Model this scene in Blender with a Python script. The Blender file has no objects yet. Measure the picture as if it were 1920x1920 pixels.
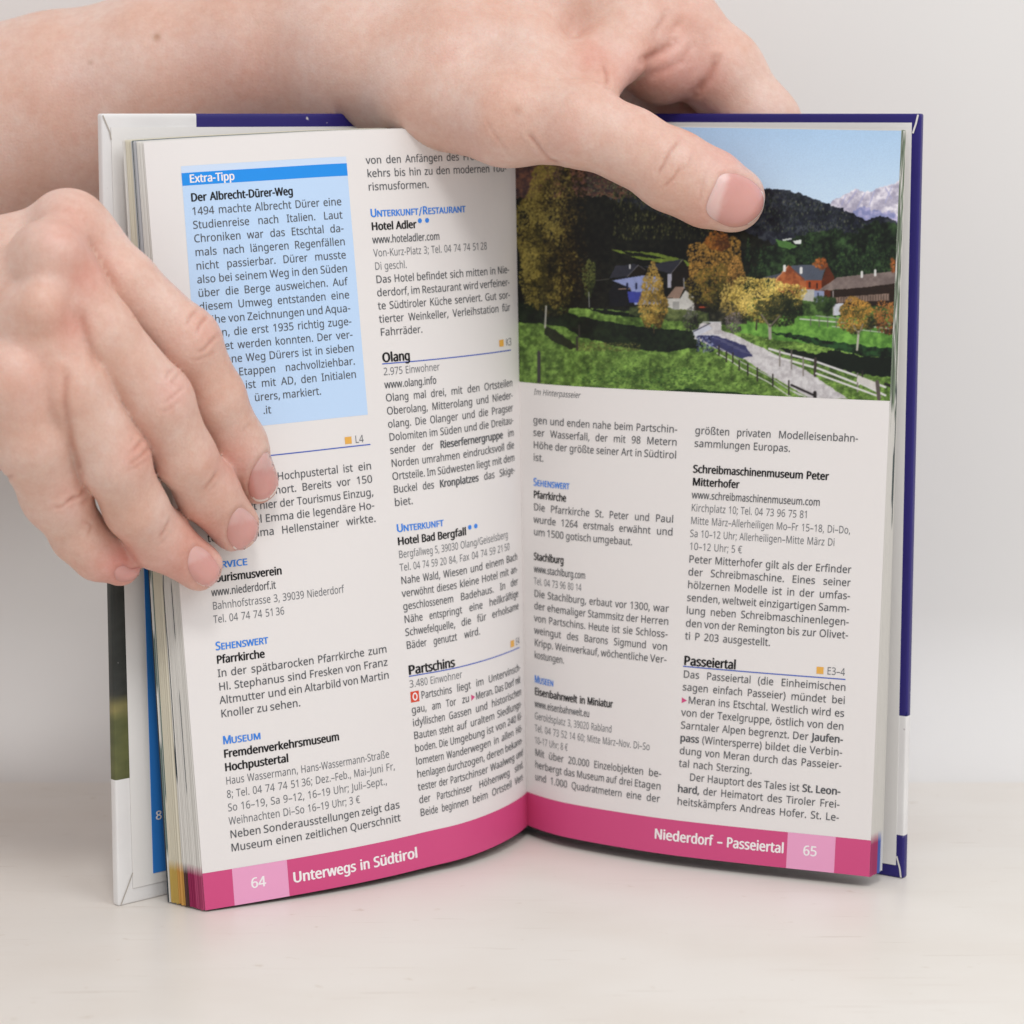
import bpy, math, random, os
import numpy as np
from mathutils import Vector
from mathutils.bvhtree import BVHTree

SC = bpy.context.scene
COL = SC.collection
CM = 0.01                      # everything is laid out in centimetres and built in metres
random.seed(5)
RNG = np.random.default_rng(11)

# ------------------------------------------------------------------ camera
FPX = 4990.0                   # focal length in pixels of a 1920 px wide frame
TH = math.atan(747 / FPX)
CAMP = np.array([0.0, -68.0, 18.68])
FW = np.array([0, math.cos(TH), -math.sin(TH)])
UP = np.array([0, math.sin(TH), math.cos(TH)])
RT = np.array([1.0, 0, 0])
cam = bpy.data.cameras.new('camera')
cam.sensor_width = 36
cam.lens = FPX / 1920 * 36
cam.clip_start = 0.02
cam.clip_end = 20
cam.dof.use_dof = True
cam.dof.focus_distance = 0.635
cam.dof.aperture_fstop = 16
camo = bpy.data.objects.new('camera', cam)
camo.location = Vector(CAMP * CM)
camo.rotation_euler = (math.pi / 2 - TH, 0, 0)
COL.objects.link(camo)
SC.camera = camo

# ------------------------------------------------------------------ light
world = bpy.data.worlds.new('World')
SC.world = world
world.use_nodes = True
bg = world.node_tree.nodes['Background']
bg.inputs[0].default_value = (0.985, 0.99, 1.0, 1)
bg.inputs[1].default_value = 0.66

def area(name, loc, target, size, power, color):
    l = bpy.data.lights.new(name, 'AREA')
    l.shape = 'DISK'
    l.size = size
    l.energy = power
    l.color = color
    o = bpy.data.objects.new(name, l)
    o.location = loc
    o.rotation_euler = (Vector(target) - Vector(loc)).to_track_quat('-Z', 'Y').to_euler()
    COL.objects.link(o)
    return o
area('softbox_key', (0.08, -0.98, 1.38), (0, -0.03, 0.08), 0.34, 7.2, (1.0, 0.985, 0.965))
area('softbox_fill', (0.75, -0.7, 1.0), (0, 0, 0.1), 0.9, 4.6, (0.97, 0.985, 1.0))
SC.view_settings.view_transform = 'Standard'
SC.view_settings.look = 'None'
SC.view_settings.exposure = 0
SC.view_settings.gamma = 1
SC.view_settings.use_curve_mapping = False

# ------------------------------------------------------------------ geometry helpers
def ray(px, py):
    return FW + RT * ((px - 960) / FPX) - UP * ((py - 960) / FPX)
def onz(px, py, z):
    r = ray(px, py)
    return CAMP + r * ((z - CAMP[2]) / r[2])
def ony(px, py, y):
    r = ray(px, py)
    return CAMP + r * ((y - CAMP[1]) / r[1])
def project(P):
    v = np.asarray(P) - CAMP
    d = v @ FW
    return 960 + FPX * (v @ RT) / d, 960 - FPX * (v @ UP) / d

def new_mesh(name, verts, faces, mats, parent=None, midx=None, smooth=True, cols=None):
    me = bpy.data.meshes.new(name)
    v = np.asarray(verts, dtype=np.float64) * CM
    if isinstance(faces, np.ndarray):
        nf, k = faces.shape
        me.vertices.add(len(v))
        me.vertices.foreach_set('co', v.astype(np.float32).ravel())
        me.loops.add(nf * k)
        me.loops.foreach_set('vertex_index', faces.astype(np.int32).ravel())
        me.polygons.add(nf)
        me.polygons.foreach_set('loop_start', np.arange(0, nf * k, k, dtype=np.int32))
        me.update(calc_edges=True)
    else:
        me.from_pydata(v.tolist(), [], faces)
        me.update()
    if smooth:
        me.polygons.foreach_set('use_smooth', [True] * len(me.polygons))
    for m in (mats if isinstance(mats, (list, tuple)) else [mats]):
        me.materials.append(m)
    if midx is not None:
        me.polygons.foreach_set('material_index', midx)
    if cols is not None:
        a = me.color_attributes.new('Col', 'FLOAT_COLOR', 'POINT')
        c4 = np.ones((len(v), 4), np.float32)
        c4[:, :3] = cols
        a.data.foreach_set('color', c4.ravel())
    o = bpy.data.objects.new(name, me)
    COL.objects.link(o)
    if parent:
        o.parent = parent
    return o

def tag(o, label=None, cat=None, group=None, kind=None):
    if label: o['label'] = label
    if cat: o['category'] = cat
    if group: o['group'] = group
    if kind: o['kind'] = kind

def grid_faces(nu, nv):
    i, j = np.meshgrid(np.arange(nu - 1), np.arange(nv - 1), indexing='ij')
    a = (i * nv + j).ravel()
    return np.stack([a, a + nv, a + nv + 1, a + 1], 1)

def s2l(c):
    c = np.asarray(c, float) / 255.0
    return np.where(c <= 0.04045, c / 12.92, ((c + 0.055) / 1.055) ** 2.4)

def pchip(x, y, xi):
    x = np.array(x, float); y = np.array(y, float)
    h = np.diff(x); d = np.diff(y) / h
    m = np.zeros(len(x)); m[0] = d[0]; m[-1] = d[-1]
    for i in range(1, len(x) - 1):
        if d[i - 1] * d[i] > 0:
            w1 = 2 * h[i] + h[i - 1]; w2 = h[i] + 2 * h[i - 1]
            m[i] = (w1 + w2) / (w1 / d[i - 1] + w2 / d[i])
    k = np.clip(np.searchsorted(x, xi) - 1, 0, len(x) - 2)
    t = (xi - x[k]) / h[k]
    return (2*t**3-3*t**2+1)*y[k]+(t**3-2*t**2+t)*h[k]*m[k]+(-2*t**3+3*t**2)*y[k+1]+(t**3-t**2)*h[k]*m[k+1]

def fbm(w, h, cells, octaves=4, seed=0, ax=1.0):
    r = np.random.default_rng(seed)
    out = np.zeros((h, w)); amp = 1.0; tot = 0
    yy, xx = np.mgrid[0:h, 0:w]
    for o in range(octaves):
        cx = cells * 2 ** o; cy = max(2, int(cx * h / w / ax)); cx = int(cx)
        g = r.random((cy + 3, cx + 3))
        fx = xx / w * cx; fy = yy / h * cy
        ix = fx.astype(int); iy = fy.astype(int); tx = fx - ix; ty = fy - iy
        tx = tx * tx * (3 - 2 * tx); ty = ty * ty * (3 - 2 * ty)
        out += amp * ((g[iy, ix] * (1 - tx) + g[iy, ix + 1] * tx) * (1 - ty) + (g[iy + 1, ix] * (1 - tx) + g[iy + 1, ix + 1] * tx) * ty)
        tot += amp; amp *= 0.55
    return out / tot

# ------------------------------------------------------------------ materials
def principled(name, color, rough=0.5, spec=0.5, **kw):
    m = bpy.data.materials.new(name)
    m.use_nodes = True
    b = m.node_tree.nodes['Principled BSDF']
    b.inputs['Base Color'].default_value = (*color, 1)
    b.inputs['Roughness'].default_value = rough
    b.inputs['Specular IOR Level'].default_value = spec
    for k, v in kw.items():
        b.inputs[k.replace('_', ' ')].default_value = v
    return m

def attr_material(name, rough=0.42, spec=0.35):
    m = principled(name, (1, 1, 1), rough, spec)
    a = m.node_tree.nodes.new('ShaderNodeAttribute'); a.attribute_name = 'Col'
    m.node_tree.links.new(a.outputs['Color'], m.node_tree.nodes['Principled BSDF'].inputs['Base Color'])
    return m
def noise_mix(m, scale, amount, dark=(0.9, 0.9, 0.9), detail=4, bump=0.0, bscale=None, stretch=(1, 1, 1)):
    """multiply the base colour with a noise and add a fine bump"""
    nt = m.node_tree; N = nt.nodes; L = nt.links
    b = N['Principled BSDF']
    tc = N.new('ShaderNodeTexCoord'); mp = N.new('ShaderNodeMapping')
    mp.inputs['Scale'].default_value = stretch
    L.new(tc.outputs['Object'], mp.inputs['Vector'])
    n = N.new('ShaderNodeTexNoise'); n.inputs['Scale'].default_value = scale; n.inputs['Detail'].default_value = detail
    L.new(mp.outputs[0], n.inputs['Vector'])
    r = N.new('ShaderNodeValToRGB'); r.color_ramp.elements[0].position = 0.35; r.color_ramp.elements[1].position = 0.7
    r.color_ramp.elements[0].color = (*dark, 1); r.color_ramp.elements[1].color = (1, 1, 1, 1)
    L.new(n.outputs['Fac'], r.inputs[0])
    mx = N.new('ShaderNodeMix'); mx.data_type = 'RGBA'; mx.blend_type = 'MULTIPLY'; mx.inputs[0].default_value = amount
    src = b.inputs['Base Color'].links[0].from_socket if b.inputs['Base Color'].links else None
    if src: L.new(src, mx.inputs[6])
    else: mx.inputs[6].default_value = b.inputs['Base Color'].default_value
    L.new(r.outputs[0], mx.inputs[7]); L.new(mx.outputs[2], b.inputs['Base Color'])
    if bump:
        n2 = N.new('ShaderNodeTexNoise'); n2.inputs['Scale'].default_value = bscale or scale * 4; n2.inputs['Detail'].default_value = 3
        L.new(mp.outputs[0], n2.inputs['Vector'])
        bm = N.new('ShaderNodeBump'); bm.inputs['Strength'].default_value = bump; bm.inputs['Distance'].default_value = 0.0003
        L.new(n2.outputs['Fac'], bm.inputs['Height']); L.new(bm.outputs[0], b.inputs['Normal'])
    return m

PAPER = (0.785, 0.75, 0.738)
M_paper = noise_mix(principled('coated_paper', PAPER, 0.42, 0.35), 60, 0.25, (0.97, 0.965, 0.96), bump=0.05, bscale=900)
M_end = noise_mix(principled('endpaper', (0.79, 0.77, 0.75), 0.6, 0.3), 45, 0.4, (0.96, 0.955, 0.95), bump=0.08, bscale=700)
M_coverwhite = noise_mix(principled('cover_white', (0.79, 0.775, 0.765), 0.45, 0.4), 80, 0.5, (0.94, 0.93, 0.92), bump=0.1, bscale=300)
M_coverblue = noise_mix(principled('cover_blue', (0.022, 0.015, 0.155), 0.36, 0.3), 90, 0.5, (0.8, 0.8, 0.85), bump=0.1, bscale=300)
def nicks(m, scale, lo, hi, col):
    """small rubbed specks where the laminate is worn"""
    nt = m.node_tree; N = nt.nodes; L = nt.links; b = N['Principled BSDF']
    tc = N.new('ShaderNodeTexCoord'); n = N.new('ShaderNodeTexNoise'); n.inputs['Scale'].default_value = scale; n.inputs['Detail'].default_value = 2
    L.new(tc.outputs['Object'], n.inputs['Vector'])
    r = N.new('ShaderNodeMapRange'); r.inputs[1].default_value = lo; r.inputs[2].default_value = hi
    L.new(n.outputs['Fac'], r.inputs[0])
    mx = N.new('ShaderNodeMix'); mx.data_type = 'RGBA'; L.new(r.outputs[0], mx.inputs[0])
    L.new(b.inputs['Base Color'].links[0].from_socket, mx.inputs[6]); mx.inputs[7].default_value = (*col, 1)
    L.new(mx.outputs[2], b.inputs['Base Color'])
    return m
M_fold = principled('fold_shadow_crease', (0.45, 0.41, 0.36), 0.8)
M_foldlight = principled('worn_fold', (0.75, 0.72, 0.70), 0.7)

M_leaf = attr_material('leaf_edges', 0.6)
M_photo = attr_material('printed_picture', 0.3, 0.25)

def ink(name, srgb):
    c = s2l(srgb) / s2l((222, 213, 211)) * np.array(PAPER)
    return principled(name, tuple(np.clip(c, 0, 1)), 0.4, 0.35)
INK = {'k': ink('ink_black', (14, 12, 16)), 'g': ink('ink_grey', (82, 82, 86)), 'l': ink('ink_light_grey', (104, 104, 108)),
       'b': ink('ink_blue', (58, 128, 216)), 'w': ink('ink_unprinted', (236, 226, 226)), 'm': ink('ink_magenta', (200, 72, 121)),
       'p': ink('ink_pink', (224, 152, 187)), 'o': ink('ink_orange', (222, 164, 76)), 'h': ink('ink_bright_blue', (22, 134, 220)),
       'c': ink('ink_pale_blue', (184, 204, 232)), 'c2': ink('ink_paler_blue', (196, 208, 230)), 'r': ink('ink_red', (206, 70, 46)), 'ruleblue': ink('ink_rule_blue', (66, 92, 178))}
INKS = list(INK); INKM = [INK[k] for k in INKS]

# ------------------------------------------------------------------ setting: table and wall
def build_table():
    xs = np.linspace(-90, 90, 61); ys = np.concatenate([np.linspace(-95, 5.2, 40)])
    V = np.array([(x, y, 0) for x in xs for y in ys])
    m = principled('painted_table', (0.80, 0.76, 0.71), 0.34, 0.4)
    nt = m.node_tree; N = nt.nodes; L = nt.links; b = N['Principled BSDF']
    tc = N.new('ShaderNodeTexCoord')
    def nz(scale, stretch, lo, hi, c0, detail=5, rot=0.0):
        mp = N.new('ShaderNodeMapping'); mp.inputs['Scale'].default_value = stretch; mp.inputs['Rotation'].default_value = (0, 0, rot)
        L.new(tc.outputs['Object'], mp.inputs['Vector'])
        n = N.new('ShaderNodeTexNoise'); n.inputs['Scale'].default_value = scale; n.inputs['Detail'].default_value = detail
        L.new(mp.outputs[0], n.inputs['Vector'])
        r = N.new('ShaderNodeValToRGB'); r.color_ramp.elements[0].position = lo; r.color_ramp.elements[1].position = hi
        r.color_ramp.elements[0].color = (1, 1, 1, 1); r.color_ramp.elements[1].color = (*c0, 1)
        L.new(n.outputs['Fac'], r.inputs[0])
        return r.outputs[0]
    layers = [nz(16, (1, 1.6, 1), 0.42, 0.75, (0.92, 0.89, 0.86)),
              nz(22, (0.7, 9, 1), 0.60, 0.74, (0.95, 0.93, 0.92), 6, 0.12),
              nz(60, (0.5, 14, 1), 0.69, 0.73, (0.88, 0.85, 0.82), 3, -0.05),
              nz(150, (1, 1.4, 1), 0.68, 0.76, (0.80, 0.75, 0.69), 3),
              nz(40, (.6, 10, 1), 0.68, 0.71, (0.84, 0.81, 0.78), 4, 0.25)]
    cur = None
    for s in layers:
        mx = N.new('ShaderNodeMix'); mx.data_type = 'RGBA'; mx.blend_type = 'MULTIPLY'; mx.inputs[0].default_value = 0.75
        if cur is None: mx.inputs[6].default_value = b.inputs['Base Color'].default_value
        else: L.new(cur, mx.inputs[6])
        L.new(s, mx.inputs[7]); cur = mx.outputs[2]
    L.new(cur, b.inputs['Base Color'])
    n2 = N.new('ShaderNodeTexNoise'); n2.inputs['Scale'].default_value = 120; n2.inputs['Detail'].default_value = 4
    L.new(tc.outputs['Object'], n2.inputs['Vector'])
    bm = N.new('ShaderNodeBump'); bm.inputs['Strength'].default_value = 0.12; bm.inputs['Distance'].default_value = 0.0004
    L.new(n2.outputs['Fac'], bm.inputs['Height']); L.new(bm.outputs[0], b.inputs['Normal'])
    o = new_mesh('table', V, grid_faces(61, 40), m)
    tag(o, kind='structure')
    # wall: a cove that rises out of the table's rear edge
    prof = [(5.2, 0.0)] + [(5.2 + 4.2 * math.sin(a), 4.2 * (1 - math.cos(a))) for a in np.linspace(0.08, math.pi / 2, 16)] + [(9.4, z) for z in np.linspace(6, 90, 20)]
    V = np.array([(x, y, z) for x in xs for y, z in prof])
    mw = noise_mix(principled('wall_paint', (0.795, 0.78, 0.765), 0.7, 0.2), 14, 0.5, (0.965, 0.965, 0.965), bump=0.05, bscale=160)
    o = new_mesh('wall', V, grid_faces(61, len(prof)), mw)
    tag(o, kind='structure')
build_table()

# ------------------------------------------------------------------ the open pages
# page coordinates: p = cm from the gutter (0..9.8), v = height on the page (0..1)
PB = {'L': [(0,989,1547,.3),(.4,984,1553,.3),(1.1,960,1570,.29),(1.9,923,1589,.26),(3,866,1610,.22),(4.5,796,1627,.19),(4.92,762,1636,.18),(7,610,1668,.13),(9.02,445,1697,.07),(9.8,385,1707,.05)],
      'R': [(0,989,1547,.3),(.4,1004,1553,.3),(1.2,1045,1566,.3),(2.2,1098,1577,.3),(3.4,1163,1588.5,.3),(4.5,1232,1599.5,.3),(4.92,1265,1604,.3),(7,1412,1621,.3),(9.02,1566,1637,.3),(9.8,1630,1644,.3)]}
PT = {'L': [(0,965,.3,236),(.4,944,-.1,237),(1.9,856,-1.2,239),(4.5,679,-2.75,244),(4.92,645,-2.97,245),(7,492,-4.05,253),(9.02,337,-4.95,262),(9.8,269,-5.25,267)],
      'R': [(0,965,.3,236),(.4,999,-.05,236.5),(1.9,1105,-.8,237.5),(4.5,1296,-1.7,239),(4.92,1331,-1.84,239.5),(7,1483,-2.5,242),(9.02,1637,-3.1,244.5),(9.8,1690,-3.3,245)]}
PW = 9.8
def page_curves(side, n=200):
    B = np.array([onz(*a[1:]) for a in PB[side]]); T = np.array([ony(a[1], a[3], a[2]) for a in PT[side]])
    pb = [a[0] for a in PB[side]]; pt = [a[0] for a in PT[side]]
    p = np.linspace(0, PW, n)
    Bc = np.stack([pchip(pb, B[:, i], p) for i in range(3)], 1); Tc = np.stack([pchip(pt, T[:, i], p) for i in range(3)], 1)
    for k in range(60):
        for Q in (Bc, Tc): Q[1:-1] = Q[1:-1] * .5 + .25 * (Q[:-2] + Q[2:])
    return p, Bc, Tc
CUR = {s: page_curves(s) for s in 'LR'}
def page_pos(side, p, v):
    P, B, T = CUR[side]
    p = np.asarray(p, float); v = np.asarray(v, float)[..., None]
    b = np.stack([np.interp(p, P, B[:, i]) for i in range(3)], -1)
    t = np.stack([np.interp(p, P, T[:, i]) for i in range(3)], -1)
    return b + (t - b) * v
def page_nrm(side, p, v):
    e = 0.03
    p = np.clip(p, e, PW - e)
    a = page_pos(side, p + e, v) - page_pos(side, p - e, v)
    c = page_pos(side, p, np.asarray(v) + .01) - page_pos(side, p, np.asarray(v) - .01)
    n = np.cross(a, c)
    n /= np.linalg.norm(n, axis=-1, keepdims=True)
    return np.where(n[..., 1:2] > 0, -n, n)
def on_page(side, p, v, off):
    return page_pos(side, p, v) + page_nrm(side, p, v) * off
VH = 18.0

book = bpy.data.objects.new('book', None)
COL.objects.link(book)
tag(book, 'open hardcover travel guide with blue and white cover standing upright on the table', 'book')

PG = {}
for side in 'LR':
    P = np.linspace(0, PW, 90); Vv = np.linspace(0, 1, 40)
    pp, vv = np.meshgrid(P, Vv, indexing='ij')
    X = page_pos(side, pp, vv).reshape(-1, 3)
    o = new_mesh('page', X, grid_faces(90, 40), M_paper, book)
    o['label'] = ('left page 64 with blue tip box and two text columns' if side == 'L' else 'right page 65 with alpine village photograph above text')
    PG[side] = o

def strip(side, p0, p1, z0, z1, off, n=24, m=3):
    """a printed rectangle on the page as a fine grid"""
    pp, vv = np.meshgrid(np.linspace(p0, p1, n), np.linspace(z0, z1, m) / VH, indexing='ij')
    return on_page(side, pp, vv, off).reshape(-1, 3), grid_faces(n, m)

class Print:
    def __init__(s, side): s.side = side; s.v = []; s.f = []; s.m = []; s.n = 0
    def add(s, V, F, key):
        s.v.append(V); s.m += [INKS.index(key)] * len(F)
        s.f += [tuple(int(i) + s.n for i in f) for f in F]; s.n += len(V)
    def rect(s, p0, p1, z0, z1, key, off=.004, n=24, m=3):
        V, F = strip(s.side, p0, p1, z0, z1, off, n, m); s.add(V, F, key)
    def flat(s, P2, F, key, off=.007, lay=1):
        """P2: list of (p, z) page coordinates"""
        P2 = np.asarray(P2)
        if lay > 1: off = off + .0012 * np.repeat(np.arange(lay), len(P2) // lay)[:, None]
        s.add(on_page(s.side, P2[:, 0], P2[:, 1] / VH, off), F, key)
    def build(s, name):
        return new_mesh(name, np.concatenate(s.v), s.f, INKM, PG[s.side], s.m, smooth=False)

# ---- type setting
FONT = None
try:
    fp = os.path.join(bpy.utils.system_resource('DATAFILES'), 'fonts', 'NotoSansHebrew-Regular.woff2')
    if os.path.exists(fp): FONT = bpy.data.fonts.load(fp)
except Exception:
    FONT = None
_cache = {}
def word(txt, bold):
    k = (txt, bold)
    if k not in _cache:
        c = bpy.data.curves.new('w', 'FONT'); c.body = txt + '.'; c.resolution_u = 2
        if FONT: c.font = FONT
        def get(body):
            c.body = body
            o = bpy.data.objects.new('w', c); me = bpy.data.meshes.new_from_object(o)
            V = np.zeros(len(me.vertices) * 3); me.vertices.foreach_get('co', V); V = V.reshape(-1, 3)
            F = [tuple(p.vertices) for p in me.polygons]
            bpy.data.objects.remove(o); bpy.data.meshes.remove(me)
            return V, F
        V, F = get(txt)
        if len(V):
            w = V[:, 0].max() + 0.04
        else: w = 0.25
        bpy.data.curves.remove(c)
        if bold > 0 and len(V):           # heavier weight: copies a hair apart, each a little higher
            n0 = len(V); sh = [(-1, 0, 0), (1, 0, 1), (0, .45, 2), (0, -.45, 3)]
            F = [tuple(i + n0 * k for i in f) for k in range(4) for f in F]
            V = np.concatenate([V + np.array([bold * a, bold * b, 0]) for a, b, k in sh])
        _cache[k] = (V[:, :2] if len(V) else np.zeros((0, 2)), F, w)
    return _cache[k]

# font size: em height in cm, horizontal condensing
STY = {'g': (.317, .92, 0.006, 'g'), 'G': (.317, .90, 0.030, 'g'), 'l': (.315, .80, 0, 'l'), 'k': (.325, .86, 0.036, 'k'),
       'w': (.315, .86, 0.012, 'g'), 'H': (.39, .86, 0.040, 'k'), 'b': (.335, .88, 0.030, 'b'), 'bs': (.262, .96, 0.032, 'b'),
       'x': (.325, .86, 0.028, 'w'), 'i': (.262, .86, 0.0, 'g'), 'N': (.42, .90, .022, 'w'), 'B': (.43, .86, .032, 'w')}
def run(pr, toks, p, z, style, slant=0, fitw=None):
    """set tokens [(text, style)] from p (left edge on the page) at baseline z; fitw = justified width"""
    side = pr.side; sgn = -1 if side == 'L' else 1
    items = []
    for t, st in toks:
        em, cd, bo, key = STY[st]
        V, F, w = word(t, bo)
        items.append((V, F, w * em * cd, em, cd, key, 4 if bo > 0 else 1))
    tot = sum(i[2] for i in items); ns = len(items) - 1
    sp = .27 * items[0][3] * items[0][4]
    k = 1.0
    if fitw and toks[0][1] not in 'gG':   # ragged setting: letters and spaces keep their proportion
        k = fitw / (tot + sp * ns); sp *= k
    elif fitw:
        if ns > 0:
            sp = (fitw - tot) / ns
            if sp < .055:
                k = (fitw - .055 * ns) / tot; sp = .055
        else: k = fitw / tot
    x = p
    for V, F, w, em, cd, key, lay in items:
        if len(V):
            Q = np.empty_like(V)
            xx = V[:, 0] * em * cd * k + (V[:, 1] * em * slant)
            Q[:, 0] = x + sgn * xx; Q[:, 1] = z + V[:, 1] * em
            pr.flat(np.stack([np.clip(Q[:, 0], 0.02, PW - .02), Q[:, 1]], 1), F, key, lay=lay)
        x += sgn * (w * k + sp)
    return x

def parse(line, base):
    """'*word' marks bold body words"""
    return [(t[1:], 'G') if t.startswith('*') else (t, base) for t in line.split(' ')]
def baseline(k): return 17.19 - .3182 * k
def caps(pr, text, p, k, fit=0):
    """small-caps heading: initial letters large"""
    nat = sum(word(t, STY[st][2])[2] * STY[st][0] * STY[st][1] + .006 for seg in text.split('/') for st, t in (('b', seg[0]), ('bs', seg[1:]))) + (.1 if '/' in text else 0)
    sgn = (-1 if pr.side == 'L' else 1) * (fit / nat if fit else 1)
    x = p
    for si, seg in enumerate(text.split('/')):
        if si:
            V, F, w = word('/', .022); em, cd = .36, .85
            pr.flat(np.stack([x + sgn * V[:, 0] * em * cd, baseline(k) + V[:, 1] * em - .03], 1), F, 'b', lay=4); x += sgn * (w * em * cd + .004)
        for st, t in (('b', seg[0]), ('bs', seg[1:])):
            em, cd, bo, key = STY[st]; V, F, w = word(t, bo)
            pr.flat(np.stack([x + sgn * V[:, 0] * em * cd, baseline(k) + V[:, 1] * em], 1), F, key, lay=4)
            x += sgn * (w * em * cd + (.0 if st == 'b' else .006))
def disc(pr, p, z, r, key):
    pr.flat([(p + r * math.cos(a), z + r * math.sin(a)) for a in np.linspace(0, 2 * math.pi, 17)[:-1]], [tuple(range(16))], key)

CWID = 4.13
def column(pr, p, lines):
    for k, txt, st, just in lines:
        if st == 'C': caps(pr, txt, p, k, just)
        else: run(pr, parse(txt, st), p, baseline(k), st, fitw=(CWID if just is True else just) or None)

# left page
pl = Print('L')
pl.rect(9.035, 4.93, 11.19, 17.38, 'c', .003, 30, 24)
pl.rect(9.035, 4.93, 17.225, 17.385, 'c2', .0045, 30, 3)
pl.rect(9.035, 4.93, 16.93, 17.225, 'h', .006, 30, 3)
pl.rect(0.0, 9.8, 0.0, .872, 'm', .004, 70, 3)
pl.rect(9.09, 7.83, 0.0, .872, 'p', .0065, 10, 3)
run(pl, [('Extra-Tipp', 'x')], 8.87, 16.99, 'x', fitw=1.09)
run(pl, [('Der', 'k'), ('Albrecht-Dürer-Weg', 'k')], 8.87, baseline(2), 'k', fitw=2.52)
BW = 3.74
for k, t, j in [(3,'1494 machte Albrecht Dürer eine',1),(4,'Studienreise nach Italien. Laut',1),(5,'Chroniken war das Etschtal da-',1),(6,'mals nach längeren Regenfällen',1),
                (7,'nicht passierbar. Dürer musste',1),(8,'also bei seinem Weg in den Süden',1),(9,'über die Berge ausweichen. Auf',1),(10,'diesem Umweg entstanden eine',1),
                (11,'Reihe von Zeichnungen und Aqua-',1),(12,'rellen, die erst 1935 richtig zuge-',1),(13,'ordnet werden konnten. Der ver-',1),(14,'borgene Weg Dürers ist in sieben',1),
                (15,'Etappen nachvollziehbar.',0),(16,'ist mit AD, den Initialen',0),(17,'ürers, markiert.',0),(18,'.it',0)]:
    if k == 15: run(pl, parse(t, 'g'), 5.13 + 2.93, baseline(k), 'g', fitw=2.93)
    elif k == 16: run(pl, parse(t, 'g'), 5.13 + 2.79, baseline(k), 'g', fitw=2.79)
    elif k == 17: run(pl, parse(t, 'g'), 7.73, baseline(k), 'g', fitw=1.68)
    elif k == 18: run(pl, parse(t, 'g'), 7.55, baseline(k), 'g')
    else: run(pl, parse(t, 'g'), 8.87, baseline(k), 'g', fitw=BW)
column(pl, 9.08, [(24,'beliebter Ferienort. Bereits vor 150','g',True),
    (25,'Jahren hielt hier der Tourismus Einzug,','g',True),(26,'als im Hotel Emma die legendäre Ho-','g',True),(27,'teliere Emma Hellenstainer wirkte.','g',True),
    (29,'SERVICE','C',0.9),(30,'Tourismusverein','k',1.67),(31,'www.niederdorf.it','w',1.51),(32,'Bahnhofstrasse 3, 39039 Niederdorf','l',3.2),(33,'Tel. 04 74 74 51 36','l',1.66),
    (35,'SEHENSWERT','C',1.24),(36,'Pfarrkirche','k',1.12),(37,'In der spätbarocken Pfarrkirche zum','g',True),(38,'Hl. Stephanus sind Fresken von Franz','g',True),
    (39,'Altmutter und ein Altarbild von Martin','g',True),(40,'Knoller zu sehen.','g',1.86),
    (42,'MUSEUM','C',0.89),(43,'Fremdenverkehrsmuseum','k',2.74),(44,'Hochpustertal','k',1.47),(45,'Haus Wassermann, Hans-Wassermann-Straße','l',3.98),
    (46,'8; Tel. 04 74 74 51 36; Dez.–Feb., Mai–Juni Fr,','l',4.09),(47,'So 16–19, Sa 9–12, 16–19 Uhr; Juli–Sept.,','l',3.87),(48,'Weihnachten Di–So 16–19 Uhr; 3 €','l',3.15),
    (49,'Neben Sonderausstellungen zeigt das','g',True),(50,'Museum einen zeitlichen Querschnitt','g',True)])
run(pl, parse('Niederdorf im Hochpustertal ist ein', 'g'), 9.08, baseline(23), 'g', fitw=CWID)
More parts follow.
